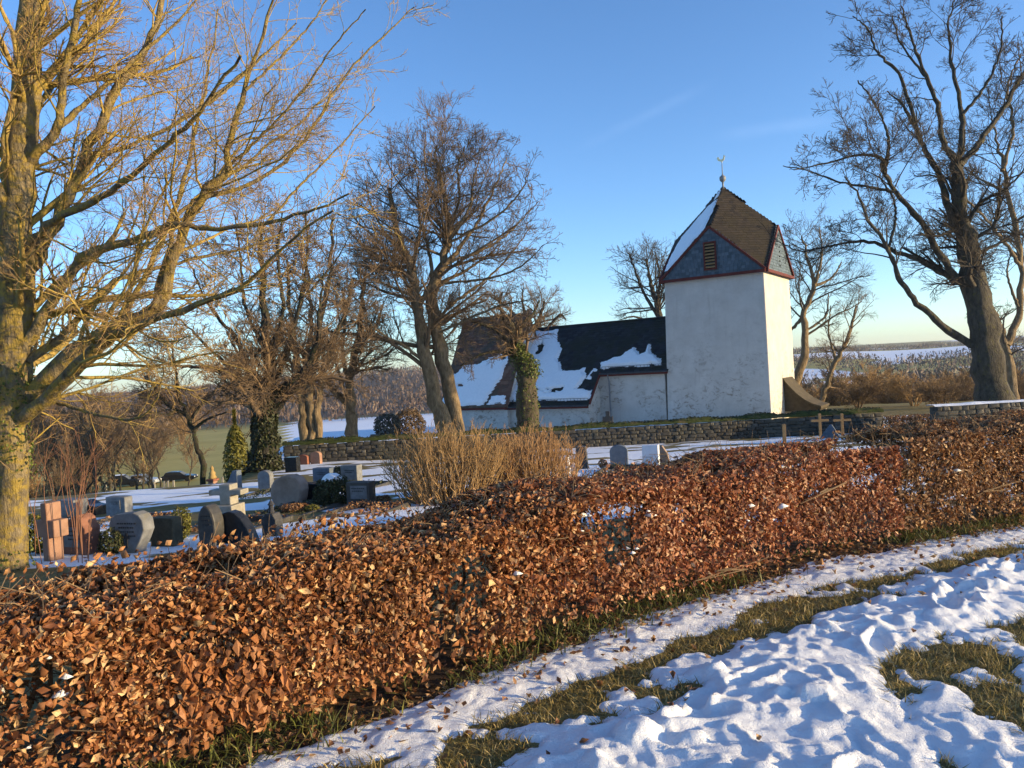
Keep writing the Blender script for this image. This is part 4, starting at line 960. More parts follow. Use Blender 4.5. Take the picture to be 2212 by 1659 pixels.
# double-trunked tree in front of the church --------------------------------------
D = 34.5; p0 = at(965, 930, D); base = (p0[0], D, Gf(p0[0], D) - .05)
foot = lambda x, Y: (at(x, 930, Y)[0], Y, Gf(at(x, 930, Y)[0], Y) - .1)
def withfoot(lm, x, Y, r=1.15): pts, rad = lm; return [np.array(foot(x, Y))] + pts, np.r_[rad[0] * r, rad]
L_ = [withfoot(limb([(962, 924), (941, 859), (919, 759), (903, 672), (893, 586), (868, 510), (850, 430), (838, 350)], D, [21, 18, 15, 12, 8, 5]), 968, D),
      withfoot(limb([(988, 924), (971, 824), (947, 737), (936, 664), (949, 577), (966, 499), (965, 420), (950, 330), (940, 235)], D + .4, [20, 18, 16, 13, 9, 5, 2]), 994, D + .4),
      limb([(917, 781), (870, 745), (837, 729), (800, 700), (775, 660)], D, [6, 4, 2], -2),
      limb([(903, 672), (930, 600), (925, 520), (905, 440), (900, 340), (890, 250)], D, [9, 7, 5, 3, 2], 1.5),
      limb([(868, 520), (830, 470), (800, 400), (785, 330)], D, [6, 4, 2], -1),
      limb([(949, 577), (1000, 500), (1040, 420), (1070, 340), (1090, 270)], D, [9, 6, 4, 2], 1),
      limb([(966, 499), (1010, 410), (1020, 330), (1035, 260)], D, [7, 5, 3, 1.5], -1),
      limb([(940, 690), (1000, 640), (1060, 590), (1110, 520), (1150, 450)], D, [7, 5, 3, 1.5], 2),
      limb([(947, 720), (1010, 690), (1080, 660), (1140, 650)], D, [5, 4, 2], -2),
      limb([(966, 470), (990, 380), (985, 300), (1000, 240)], D, [6, 4, 2], 0),
      limb([(893, 600), (850, 560), (815, 540), (780, 500)], D, [5, 4, 2], 2), limb([(955, 560), (1040, 520), (1100, 470), (1160, 390)], D, [6, 4.5, 3, 1.5], 1), limb([(960, 610), (1050, 600), (1120, 570), (1175, 510)], D, [5, 4, 3, 1.5], -1.5), limb([(968, 500), (1060, 440), (1120, 370), (1140, 310)], D, [5, 4, 3, 1.5], -1), limb([(895, 640), (830, 610), (790, 590), (765, 560)], D, [5, 4, 2.5, 1.5], -1)]
lev4 = [dict(per=15, tmin=.30, ang=54, lenr=.37, k=5, wob=.14, up=.10, radr=.34, rmin=.010, sides=4),
        dict(per=7, tmin=.12, ang=48, lenr=.48, k=4, wob=.15, up=.10, radr=.45, rmin=.0074),
        dict(per=5.5, tmin=.12, ang=44, lenr=.52, k=2, wob=.16, up=.12, radr=.5, rmin=.0060),
        dict(per=3.0, tmin=.15, ang=40, lenr=.55, k=1, wob=.16, up=.15, radr=.7, rmin=.0050)]
L_ = [([np.array((v[0], v[1], v[2] if v[2] < 5.5 else 5.5 + (v[2] - 5.5) * .80)) for v in p_], r_) for p_, r_ in L_]
L_ = [(p_, np.asarray(r_) * (.82 if q_ < 2 else .62)) for q_, (p_, r_) in enumerate(L_)]
bare_tree('yard_tree', 'bare tree with two pale crossing trunks in front of the church choir', base, L_, lev4, (M['bark_tan'], M['twig_brown']), 7)

# ivy-clad pollard before the nave -------------------------------------------------
D = 36.0; base = foot(1140, D)
L_ = [withfoot(limb([(1140, 920), (1138, 860), (1136, 800), (1118, 760), (1108, 720), (1100, 690)], D, [23, 22, 20, 15, 9, 4]), 1140, D, 1.2),
      limb([(1120, 770), (1080, 720), (1040, 700), (1000, 690)], D, [6, 4, 2], -1),
      limb([(1112, 740), (1130, 700), (1150, 680), (1165, 650)], D, [6, 4, 2], 1),
      limb([(1120, 770), (1070, 760), (1030, 770), (995, 790)], D, [5, 3, 1.5], -1.2),
      limb([(1110, 740), (1090, 690), (1080, 660), (1085, 630)], D, [5, 3, 1.5], .5)]
bare_tree('pollard_tree', 'stout pollarded trunk with bright green ivy standing before the nave wall', base, L_,
          [dict(per=13, tmin=.45, ang=55, lenr=.45, k=5, wob=.2, up=.05, radr=.5, rmin=.010, sides=4), dict(per=7, tmin=.15, ang=45, lenr=.5, k=4, wob=.2, up=.0, radr=.6, rmin=.008), dict(per=5, tmin=.15, ang=42, lenr=.5, k=3, wob=.2, up=0, radr=.6, rmin=.0065)],
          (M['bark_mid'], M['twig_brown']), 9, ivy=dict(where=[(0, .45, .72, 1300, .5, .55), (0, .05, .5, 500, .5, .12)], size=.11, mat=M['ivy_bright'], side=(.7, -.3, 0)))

# dark ivy tree at the end of the wall ----------------------------------------------
D = 26.5; b0 = at(572, 1020, D); base = (b0[0], D, Gf(b0[0], D) - .1)
L_ = [([np.array(base), at(572, 1000, D), at(572, 950, D), at(573, 900, D), at(575, 862, D), at(578, 820, D), at(574, 720, D), at(568, 600, D), at(560, 480, D)], np.array([52, 40, 34, 32, 32, 18, 13, 8, 4]) * D / 1661),
      limb([(556, 880), (530, 840), (503, 811), (447, 794), (382, 790), (330, 770)], D, [16, 11, 8, 5, 2], -1.5),
      limb([(560, 860), (538, 800), (512, 737), (468, 681), (430, 620), (400, 540)], D, [13, 9, 7, 4, 2], 1),
      limb([(590, 880), (600, 846), (655, 802), (685, 737), (690, 672), (700, 590)], D, [16, 12, 9, 6, 3], -1),
      limb([(595, 890), (640, 840), (690, 810), (740, 770), (790, 740)], D, [10, 7, 5, 2], 1.5),
      limb([(580, 840), (620, 760), (650, 650), (663, 560), (660, 460)], D, [11, 8, 6, 3], 1),
      limb([(574, 780), (610, 680), (600, 560), (610, 460)], D, [9, 7, 5, 2], -1),
      limb([(572, 760), (530, 660), (520, 560), (505, 460)], D, [9, 6, 4, 2], 0), limb([(600, 846), (680, 780), (740, 690), (770, 600)], D, [7, 5, 3, 1.5], 1), limb([(540, 830), (460, 760), (390, 690), (340, 640)], D, [7, 5, 3, 1.5], -1), limb([(650, 650), (720, 570), (760, 500)], D, [5, 3, 1.5], 0)]
L_ = [(p_, np.asarray(r_) * (.70 if q_ < 1 else .60)) for q_, (p_, r_) in enumerate(L_)]
bare_tree('ivy_tree', 'dark spreading tree with thick ivy-covered trunk at the end of the mossy wall', base, L_,
          [dict(per=13, tmin=.32, ang=52, lenr=.36, k=5, wob=.16, up=.08, radr=.38, rmin=.010, sides=4), dict(per=8, tmin=.15, ang=48, lenr=.5, k=4, wob=.18, up=.06, radr=.45, rmin=.0075), dict(per=6, tmin=.15, ang=44, lenr=.52, k=2, wob=.18, up=.08, radr=.5, rmin=.006), dict(per=2.4, tmin=.15, ang=40, lenr=.5, k=1, wob=.18, up=.1, radr=.7, rmin=.006)],
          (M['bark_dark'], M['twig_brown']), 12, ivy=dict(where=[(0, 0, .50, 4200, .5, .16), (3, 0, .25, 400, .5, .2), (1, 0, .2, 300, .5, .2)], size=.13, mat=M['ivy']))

# clump of slender trunks behind the wall --------------------------------------------
D = 34.0; b0 = foot(676, D)
L_ = [withfoot(limb([(659, 971), (655, 889), (642, 837), (637, 759), (625, 660), (620, 560)], D, [11, 9, 7, 5, 2]), 662, D),
      withfoot(limb([(676, 971), (672, 867), (676, 802), (698, 672), (715, 560), (720, 470)], D, [11, 9, 7, 5, 2]), 676, D + .2),
      withfoot(limb([(690, 967), (686, 867), (707, 781), (740, 690), (765, 600)], D, [10, 8, 6, 3]), 690, D - .2),
      withfoot(limb([(668, 967), (665, 880), (660, 790), (672, 680), (660, 560)], D + .5, [8, 7, 5, 3]), 668, D + .5)]
lev3 = [dict(per=14, tmin=.35, ang=52, lenr=.36, k=5, wob=.15, up=.10, radr=.36, rmin=.010, sides=4), dict(per=8, tmin=.12, ang=48, lenr=.5, k=4, wob=.16, up=.1, radr=.45, rmin=.0072), dict(per=6, tmin=.12, ang=44, lenr=.52, k=2, wob=.17, up=.12, radr=.6, rmin=.0058)]
bare_tree('yard_tree', 'clump of sunlit slender trunks grown together behind the mossy wall', b0, L_, lev3, (M['bark_tan'], M['twig_brown']), 15)
D = 36.0
L_ = [withfoot(limb([(763, 963), (759, 889), (754, 824), (767, 759), (780, 672), (790, 590)], D, [13, 11, 9, 6, 3]), 764, D),
      limb([(752, 875), (720, 846), (704, 810), (695, 770)], D, [6, 4, 2], -1), limb([(756, 830), (740, 760), (745, 690), (740, 620)], D, [6, 4, 2], 1),
      limb([(767, 759), (810, 710), (830, 650)], D, [5, 3, 1.5], 1)]
bare_tree('yard_tree', 'single slim tree with forked crown behind the wall between clump and church', foot(764, D), L_, lev3, (M['bark_tan'], M['twig_brown']), 16)
D = 30.0; gp = at(437, 1041, D)
L_ = [([np.array((gp[0], D, Gf(gp[0], D) - .1)), *[at(*q, D) for q in [(436, 1003), (426, 969), (416, 928), (402, 894), (389, 861), (380, 800), (372, 740)]]], np.array([7, 6, 5, 4.6, 4.2, 3.6, 2.6, 1.4]) * D / 1661),
      limb([(410, 910), (430, 880), (460, 850), (480, 820)], D, [4, 3, 1.5], 1), limb([(402, 894), (370, 880), (340, 850), (320, 810)], D, [4, 3, 1.5], -1), limb([(416, 928), (450, 905), (490, 890)], D, [4, 2.5, 1.5], -.6)]
bare_tree('leaning_tree', 'small leaning tree with twiggy crown beside the ochre memorial pillar', L_[0][0][0], L_, lev3, (M['bark_dark'], M['twig_brown']), 18)

# tall tree on the right ---------------------------------------------------------------
D = 29.0; b0 = at(2150, 880, D)
gb = np.array((b0[0] + .15, D, Gf(b0[0], D) - .1))
L_ = [([gb] + [at(*q, D) for q in z7([(905, 1480), (868, 1250), (835, 1050), (800, 870), (778, 720), (770, 600)])], np.array([46, 42, 34, 30, 21, 16, 13]) * D / 1661),
      limb(z7([(825, 1290), (720, 1220), (640, 1150), (580, 1080), (540, 1000), (512, 930), (450, 830), (400, 730), (350, 660)]), D, [13, 10, 8, 6, 4, 2], -1.5),
      limb(z7([(800, 1070), (720, 1020), (640, 980), (540, 940), (450, 905), (350, 910), (200, 940), (120, 915)]), D, [12, 9, 7, 5, 3, 1.5], 1.5),
      limb(z7([(770, 1040), (690, 920), (630, 820), (550, 720), (500, 640), (480, 590), (400, 580), (280, 610), (160, 635)]), D, [12, 9, 7, 5, 3, 1.5], -2),
      limb(z7([(550, 720), (440, 700), (330, 680), (220, 640), (120, 620)]), D - 1, [5, 4, 2.5, 1.5], 1),
      limb(z7([(755, 840), (700, 650), (640, 540), (590, 430), (510, 340)]), D, [11, 9, 7, 5, 2], 1),
      limb(z7([(770, 610), (715, 520), (700, 400), (640, 250), (600, 130), (560, 20)]), D, [11, 8, 6, 4, 2], -1),
      limb(z7([(772, 620), (790, 430), (760, 300), (740, 100), (780, -40)]), D, [10, 8, 6, 3, 2], 1),
      limb(z7([(782, 620), (880, 500), (960, 380), (1020, 270), (1100, 130)]), D, [10, 8, 6, 4], 1.5),
      limb(z7([(640, 540), (560, 290), (480, 200), (430, 100), (380, 60)]), D + .5, [6, 5, 3, 1.5], 0),
      limb(z7([(512, 930), (540, 830), (530, 740), (480, 660)]), D - .8, [5, 4, 2], 1), limb(z7([(500, 640), (515, 520), (470, 400), (400, 300)]), D - 1, [5, 4, 2], 1),
      limb(z7([(790, 430), (870, 330), (930, 200), (940, 60)]), D, [6, 4, 2], -1), limb(z7([(700, 400), (660, 300), (560, 160), (530, 60)]), D, [5, 3.5, 2], 1.4),
      limb(z7([(800, 860), (860, 760), (960, 700), (1050, 600)]), D, [6, 4, 2], -1.5)]
L_ = [(p_, np.asarray(r_) * (.86 if q_ < 1 else .68)) for q_, (p_, r_) in enumerate(L_)]
bare_tree('yard_tree', 'tall dark bare tree with massive trunk behind the snow-topped short wall', gb, L_,
          [dict(per=11, tmin=.36, ang=48, lenr=.32, k=6, wob=.18, up=.14, radr=.34, rmin=.010, sides=4), dict(per=7, tmin=.12, ang=46, lenr=.48, k=4, wob=.18, up=.10, radr=.45, rmin=.007), dict(per=5, tmin=.12, ang=44, lenr=.52, k=2, wob=.18, up=.10, radr=.5, rmin=.0056), dict(per=2.6, tmin=.15, ang=40, lenr=.55, k=1, wob=.18, up=.1, radr=.7, rmin=.0045)],
          (M['bark_grey'], M['twig_grey']), 21)
D = 33.0; gp = at(2190, 870, D); gb = np.array((gp[0], D, Gf(gp[0], D) - .1))
L_ = [([gb] + [at(*q, D) for q in z7([(985, 1480), (945, 1270), (925, 1200), (900, 1140)])], np.array([15, 13, 10, 7, 3]) * D / 1661),
      limb(z7([(955, 1290), (1000, 1170), (1015, 1000), (960, 720), (930, 560), (900, 440)]), D, [12, 10, 8, 5, 2], 1), limb(z7([(1012, 1000), (930, 880), (860, 800), (800, 740)]), D, [6, 4, 2], -1),
      limb(z7([(960, 720), (880, 680), (820, 650)]), D, [5, 3, 1.5], 1), limb(z7([(1000, 1150), (960, 1030), (970, 950)]), D, [5, 3, 2], 0), limb(z7([(940, 640), (980, 480), (960, 330), (1010, 200)]), D, [6, 4, 2], 1)]
L_ = [(p_, np.asarray(r_) * .7) for p_, r_ in L_]
bare_tree('yard_tree', 'thinner crooked tree close behind the tall massive one', gb, L_, lev3, (M['bark_tan'], M['twig_grey']), 22)
# behind the tower
D = 56.0; gp = at(1705, 880, D); gb = np.array((gp[0], D, Gf(gp[0], D) - .2))
L_ = [([gb] + [at(*q, D) for q in z7([(160, 1440), (205, 1310), (198, 1170), (240, 1065), (205, 950), (190, 880)])], np.array([15, 13, 11, 8, 6, 4, 2]) * D / 1661),
      limb(z7([(238, 1070), (300, 1040), (340, 980)]), D, [5, 3, 1.5], 1), limb(z7([(240, 1065), (265, 950), (255, 850)]), D, [5, 3, 1.5], -1), limb(z7([(200, 1180), (150, 1230), (130, 1200), (120, 1050)]), D, [5, 4, 2], 1), limb(z7([(203, 1240), (280, 1180), (290, 1100)]), D, [4, 3, 1.5], 1)]
L_ = [(p_, np.asarray(r_) * .75) for p_, r_ in L_]
bare_tree('yard_tree', 'crooked sunlit tree rising behind the lit side of the church tower', gb, L_, lev3, (M['bark_tan'], M['twig_grey']), 25)
D = 52.0; gp = at(1760, 900, D); gb = np.array((gp[0], D, Gf(gp[0], D) - .2))
L_ = [([gb] + [at(*q, D) for q in [(1773, 870), (1800, 790), (1828, 740), (1850, 660)]], np.array([6, 6, 5, 4, 2]) * D / 1661), limb([(1806, 780), (1790, 720), (1795, 660)], D, [3, 2, 1], 0)]
bare_tree('young_tree', 'thin slanting young tree beyond the porch of the tower', gb, L_, lev3, (M['bark_tan'], M['twig_brown']), 26)
D = 62.0; gp = at(1430, 800, D); gb = np.array((gp[0], D, Gf(gp[0], D) - .2))
L_ = [([gb] + [at(*q, D) for q in [(1430, 720), (1420, 660), (1405, 610), (1395, 560)]], np.array([9, 7, 5, 4, 2]) * D / 1661), limb([(1425, 690), (1390, 630), (1370, 580), (1360, 550)], D, [4, 3, 1.5], 1), limb([(1428, 710), (1375, 685), (1340, 690)], D, [3, 2, 1], -1), limb([(1420, 660), (1425, 600), (1415, 545)], D, [4, 2.5, 1], -1)]
bare_tree('far_tree', 'pale bare tree seen over the nave ridge beside the tower', gb, L_, lev3[:2] + [dict(per=4, tmin=.15, ang=40, lenr=.5, k=2, wob=.17, up=.18, radr=.6, rmin=.010)], (M['bark_grey'], M['twig_grey']), 28)
D = 58.0; gp = at(1150, 900, D); gb = np.array((gp[0], D, Gf(gp[0], D) - .2))
L_ = [([gb] + [at(*q, D) for q in [(1150, 800), (1152, 730), (1165, 690), (1175, 650)]], np.array([10, 9, 7, 4, 2]) * D / 1661), limb([(1152, 740), (1120, 690), (1090, 660), (1060, 640)], D, [5, 3, 1.5], 1), limb([(1152, 740), (1190, 700), (1210, 680), (1222, 690)], D, [4, 3, 1.5], -1), limb([(1152, 720), (1130, 660), (1130, 620)], D, [4, 2.5, 1], -1), limb([(1150, 760), (1090, 700), (1040, 670)], D, [4, 2.5, 1], -1)]
bare_tree('far_tree', 'round-headed bare tree showing above the roof between choir and nave', gb, L_, lev3, (M['bark_grey'], M['twig_brown']), 29)

# ------------------------------------------------------------------ shrubs with upright shoots
def shoot_bush(name, label, cx, Y, width, height, n, mat, seed, lean=(0, 0), rmin=.0035, cat='shrub', group=None, side=4, zoff=0, kind_side=True, fan=.55):
    rg = np.random.default_rng(seed); z = Gf(cx, Y) + zoff
    root = thing(name, (cx, Y, z), label, cat, group)
    a = rg.uniform(0, 2 * math.pi, n); r_ = np.sqrt(rg.uniform(0, 1, n)); bx_ = np.cos(a) * r_ * width * .22; by_ = np.sin(a) * r_ * width * .20
    tx_ = np.cos(a) * r_ * width * .5 * (1 + rg.normal(0, .08, n)) + lean[0]; ty_ = np.sin(a) * r_ * width * .42 + lean[1]
    hz = height * np.sqrt(np.clip(1 - (r_ * .85) ** 2.2, .12, 1)) * rg.uniform(.72, 1.08, n)
    P = np.zeros((n, 6, 3))
    for j in range(6):
        t = j / 5; e = t ** fan
        P[:, j, 0] = bx_ + (tx_ - bx_) * e; P[:, j, 1] = by_ + (ty_ - by_) * e; P[:, j, 2] = -.03 + hz * t
    P[:, 1:] += rg.normal(0, .022 * height, (n, 5, 3))
    R = np.linspace(rmin * 2.6, rmin, 6)[None] * rg.uniform(.8, 1.5, n)[:, None]
    m = MB().tubes(P, R, 4, False); m.build('stems', mat, root, smooth=True, kind='stuff')
    Q, RQ = spawn(rg, P, R, side, .25, 32, .36, 3, .13, .2, .6, rmin * .8)
    Q2, R2 = spawn(rg, Q, RQ, 2, .2, 28, .5, 2, .1, .2, .7, rmin * .7)
    MB().tubes(Q, RQ, 3, False).tubes(Q2, R2, 3, False).build('twigs', mat, root, smooth=True, kind='stuff')
    return root
w = at(965, 1080, 12.4); shoot_bush('coppiced_shrub', 'yellowish bare shrub fanning out of many shoots behind the low hedge', w[0] + .02, 12.4, 2.15, 1.22, 300, M['shoot'], 31)
w = at(1130, 1060, 13.2); shoot_bush('coppiced_shrub', 'copper-brown bare shrub of upright clipped shoots next to the grey headstones', w[0], 13.2, 2.1, 1.10, 320, M['shoot_copper'], 32, fan=.35)

def leaf_ball(name, label, c, size, n, leaf, mat, seed, cat='shrub', stem=True, group=None, snow=False, parts='foliage'):
    rg = np.random.default_rng(seed); root = thing(name, c, label, cat, group); sx_, sy_, sz_ = size
    q = rg.normal(size=(n, 3)); q /= np.linalg.norm(q, axis=1, keepdims=True); rad = rg.uniform(.55, 1.0, n) ** .4
    lump = 1 + (fbm(q[:, 0] * 2.5 + 5, q[:, 2] * 2.5 + q[:, 1] * 2, seed, 3) - .5) * .5
    C = q * (rad * lump)[:, None] * np.array((sx_ / 2, sy_ / 2, sz_ / 2)) + (0, 0, sz_ * .5); C = C[C[:, 2] > .0]; q = q[:len(C)]
    V, F = leaves(C, rg.normal(size=C.shape) * .7 + (C - (0, 0, sz_ * .4)) / np.array((sx_, sy_, sz_)) * 2.4, np.full(len(C), leaf), np.full(len(C), leaf * .6), rg)
    MB().add(V, F).build(parts, mat, root, kind='stuff')
    st_ = np.zeros((9, 4, 3)); a = rg.uniform(0, 6.28, 9)
    for j in range(4): st_[:, j] = np.stack([np.cos(a) * sx_ * .30 * j / 3, np.sin(a) * sy_ * .3 * j / 3, np.full(9, -.03 + sz_ * .7 * j / 3)], 1)
    MB().tubes(st_, np.full((9, 4), max(.006, sx_ * .012)), 5, True).build('stem', M['twig_dark'], root, kind='stuff')
    if snow:
        xs = np.linspace(-.3, .3, 14) * sx_; ys = np.linspace(-.3, .3, 14) * sy_; A_, B_ = np.meshgrid(xs, ys); rr = np.hypot(A_ / sx_, B_ / sy_) / .3
        zz = sz_ * (.5 + .5 * np.sqrt(np.clip(1 - (rr * .6) ** 2, 0, 1))) + .05 - .07 * rr ** 3 + (fbm(A_ * 9, B_ * 9, 4, 2) - .5) * .03
        i_ = (np.arange(13)[:, None] * 14 + np.arange(13)[None]).ravel(); F = np.stack([i_, i_ + 1, i_ + 15, i_ + 14], 1); F = F[rr.ravel()[F].max(1) < 1.05]
        u_, inv = np.unique(F, return_inverse=True); MB().add(np.stack([A_, B_, zz], -1).reshape(-1, 3)[u_], inv.reshape(-1, 4)).build('snow_cap', M['snow'], root, smooth=True)
    return root
def gpt(x, Y): p = at(x, 1000, Y); return np.array((p[0], Y, Gf(p[0], Y)))

# ------------------------------------------------------------------ graves
def arc(cx, cz, r, a0, a1, n=8): return [(cx + r * math.cos(RAD(a0 + (a1 - a0) * k / n)), cz + r * math.sin(RAD(a0 + (a1 - a0) * k / n))) for k in range(n + 1)]
def grave(name, label, x, Y, ytop, wpx, outline, mat, thick, rz=-18, plinth=None, lines=0, line_mat='engrave', cross=False, group=None, cat='gravestone', bev=.012, panel=None, wpl=1.2, name2='slab'):
    """outline in units: x -0.5..0.5 of the width, z 0..1 of the height"""
    g = gpt(x, Y); top = at(x, ytop, Y)[2]; H = top - g[2]; W = wpx * Y / 1661 / math.cos(RAD(rz) * .6)
    root = thing(name, g, label, cat, group, rz=RAD(rz)); ph = 0
    if plinth:
        ph = plinth; MB().box((0, 0, ph / 2 - .06), (W * wpl, thick * 1.7, ph + .12)).build('plinth', mat if plinth else mat, root, bevel=.01)
    o = [(a_ * W, -.08 + ph * (1 if plinth else 0) * 0 + (b_ * (H + .08))) for a_, b_ in outline]
    if plinth: o = [(a_ * W, ph + b_ * (H - ph)) for a_, b_ in outline]
    MB().prism(o, -thick / 2, thick / 2).build(name2, mat, root, bevel=bev)
    if panel:
        px_, pz_, pw, pp = panel; MB().box((px_ * W, -thick / 2 - .004, pz_ * H), (pw * W, .016, pp * H)).build('inscription_panel', M['greystone'], root)
    yf_ = -thick / 2 - (.014 if panel else .004)
    for k in range(lines):
        wl = W * (.5 - .07 * (k % 3)) * (panel[2] * 1.5 if panel else 1); zc = H * (.74 - k * .10) if not panel else H * (panel[1] + panel[3] * (.3 - .2 * k))
        rgx = np.random.default_rng(k + int(x)); m = MB(); xx = -wl / 2
        while xx < wl / 2:
            w1 = rgx.uniform(.015, .04); m.box((xx + w1 / 2, yf_, zc), (w1 * .8, .006, H * .035)); xx += w1 + .006
        m.build('lettering', M[line_mat], root, kind='stuff')
    if cross:
        m = MB(); m.box((0, yf_, H * .33), (.03, .012, H * .36)).box((0, yf_ + .002, H * .40), (W * .2, .012, .03)); m.build('cross_relief', M[line_mat], root)
    return root
rect = [(-.5, 0), (.5, 0), (.5, 1), (-.5, 1)]
roundtop = [(-.5, 0), (.5, 0), (.5, .78)] + [(.5 * math.cos(RAD(a)), .78 + .22 * math.sin(RAD(a))) for a in range(15, 170, 15)] + [(-.5, .78)]
heart = [(-.13, 0), (.19, 0), (.20, .12), (.25, .26), (.38, .44), (.49, .64), (.46, .84), (.36, .95), (.22, 1.0), (.05, .985), (-.12, .97), (-.28, .96), (-.40, .90), (-.48, .78), (-.49, .62), (-.40, .44), (-.27, .27), (-.17, .13)]
shoulder = [(-.5, 0), (.5, 0), (.5, .55), (.47, .62), (.5, .70), (.40, .78), (.32, .92), (.15, 1.0), (-.02, .97), (-.22, .86), (-.40, .82), (-.5, .78)]
latin = [(-.17, 0), (.17, 0), (.17, .48), (.5, .48), (.5, .74), (.17, .74), (.17, 1), (-.17, 1), (-.17, .74), (-.5, .74), (-.5, .48), (-.17, .48)]
oval = [(.5 * math.cos(RAD(a)) * (1 + .05 * math.sin(a)), .5 - .02 + .52 * math.sin(RAD(a))) for a in range(-80, 261, 20)]
egg = [(-.30, 0), (.28, 0), (.36, .12), (.45, .35), (.5, .58), (.47, .78), (.36, .92), (.15, 1.0), (-.12, .97), (-.34, .88), (-.46, .72), (-.5, .5), (-.44, .25)]
sail = [(-.5, 0), (.5, 0), (.46, .25), (.34, .55), (.16, .82), (-.02, .96), (-.18, 1.0), (-.36, .95), (-.5, .8)]
tri_ = [(-.5, 0), (.5, 0), (.46, .15), (.12, 1.0), (.02, .98), (-.28, .42)]
taper = [(-.5, 0), (.5, 0), (.36, 1), (-.36, 1)]
grave('stone_cross', 'thick pink sandstone grave cross next to the mossy tree trunk', 103, 8.2, 1085, 58, latin, M['sandstone'], .17, -24, cat='grave cross', name2='cross')
grave('headstone', 'red-brown headstone with curved shoulder beside the pink sandstone cross', 165, 8.6, 1110, 72, shoulder, M['sandstone_red'], .2, -22, lines=3, line_mat='engrave', cross=False, panel=(-.05, .45, .6, .5))
grave('headstone', 'grey heart-shaped headstone with inscription and small cross', 276, 8.5, 1105, 92, heart, M['greystone'], .17, -16, lines=4, cross=True)
grave('headstone', 'dark olive square headstone right beside the grey heart-shaped one', 350, 8.9, 1117, 62, [(-.5, 0), (.5, 0), (.5, .96), (.42, 1), (-.5, 1)], M['olivestone'], .16, -20)
grave('headstone', 'tall dark rough oval headstone close to the dark sail-shaped slab', 447, 8.7, 1089, 44, oval, M['darkstone'], .18, -16, bev=.03, lines=3)
grave('headstone', 'dark sail-shaped slab with curved edge below the pale stepped cross', 508, 8.8, 1103, 88, sail, M['blackstone'], .14, -18)
grave('stone_cross', 'pale stone cross with square stepped arms above dark slabs', 490, 11.2, 1045, 78, latin, M['palestone'], .2, -14, plinth=.26, wpl=.55, cat='grave cross', name2='cross', cross=False)
g_ = grave('headstone', 'narrow dark headstone carrying a small lantern near the hedge', 580, 9.3, 1108, 36, [(-.5, 0), (.5, 0), (.5, .8), (.3, 1), (-.2, 1), (-.5, .85)], M['darkstone'], .15, -18)
w = g_.location; hh_ = float(at(580, 1108, 9.3)[2] - w.z)
ln_ = thing('grave_lantern', (w.x, w.y, w.z + hh_), 'small dark metal lantern on the narrow headstone', 'lantern')
MB().lathe([(.035, 0), (.04, .02), (.03, .03), (.03, .09), (.045, .10), (.012, .15), (.005, .17)], (0, 0, 0), 8).build('lantern_body', M['metal_dark'], ln_)
grave('headstone', 'pale grey block headstone left of the black polished slab', 150, 13.4, 1078, 50, rect, M['greystone'], .3, -20)
grave('headstone', 'black polished slab lying low beside the pale grey block', 195, 13.6, 1080, 52, [(-.5, 0), (.5, 0), (.5, .72), (.1, .8), (-.3, 1), (-.5, 1)], M['blackstone'], .3, -20)
grave('headstone', 'pale headstone with framed light inscription panel behind the heart-shaped one', 252, 13.0, 1072, 50, [(-.5, 0), (.5, 0), (.5, .98), (.3, 1), (-.5, 1)], M['greystone'], .18, -16, panel=(0, .62, .52, .45), lines=2)
grave('headstone', 'big tan banded oval headstone narrowing to its foot', 622, 13.0, 1025, 78, egg, M['tanstone'], .25, -20, bev=.03)
grave('headstone', 'plain grey rectangular headstone left of the small clipped bush', 698, 17.8, 1010, 42, rect, M['bluestone'], .22, -20, lines=2)
grave('headstone', 'plain pale grey rectangular headstone right of the small clipped bush', 758, 17.8, 1004, 40, rect, M['greystone'], .24, -20, lines=2)
grave('headstone', 'small round-topped grey headstone between dark ivy tree and tan oval stone', 572, 17.0, 1016, 30, roundtop, M['greystone'], .16, -16)
grave('headstone', 'slim grey headstone in front of the dark ivy trunk, left of the round-topped one', 503, 17.2, 1016, 28, [(-.5, 0), (.5, 0), (.5, 1), (.1, 1), (-.3, .6), (-.5, .5)], M['bluestone'], .18, -16)
grave('headstone', 'upright black polished block behind the snow-capped round bush', 676, 13.2, 1043, 58, rect, M['blackstone'], .25, -18)
grave('headstone', 'dark framed headstone with bowed corner, right of the round bush', 776, 12.3, 1040, 56, [(-.5, 0), (.5, 0), (.5, 1), (-.5, 1)], M['darkstone'], .2, -20, panel=(.05, .62, .7, .5), lines=2)
grave('headstone', 'narrow dark headstone nearest the copper-brown shrub', 1257, 18.6, 964, 28, taper, M['darkstone'], .16, -16)
grave('headstone', 'blue-grey headstone with rounded shoulders between dark and white stones', 1338, 18.2, 961, 38, roundtop, M['bluestone'], .18, -12)
grave('headstone', 'white marble headstone with sunlit edge beside a tan wedge stone', 1407, 19.0, 961, 34, rect, M['whitestone'], .18, -22)
grave('headstone', 'tan wedge-shaped stone standing right behind the white marble headstone', 1437, 19.6, 962, 22, [(-.5, 0), (.5, 0), (.3, .6), (-.2, 1), (-.5, .96)], M['tanstone'], .2, -16)
grave('headstone', 'pale grave slab half hidden by the copper-brown shrub', 1212, 17.0, 985, 36, rect, M['whitestone'], .2, -20)
grave('headstone', 'blue triangular headstone between two wooden crosses', 1795, 27.3, 917, 46, tri_, M['bluestone'], .2, -24)
grave('wooden_cross', 'plain wooden grave cross left of the blue triangular stone', 1775, 28.6, 893, 36, [(-.075, 0), (.075, 0), (.075, .68), (.5, .68), (.5, .77), (.075, .77), (.075, 1), (-.075, 1), (-.075, .77), (-.5, .77), (-.5, .68), (-.075, .68)], M['wood'], .09, -8, cat='grave cross', bev=.006, name2='cross')
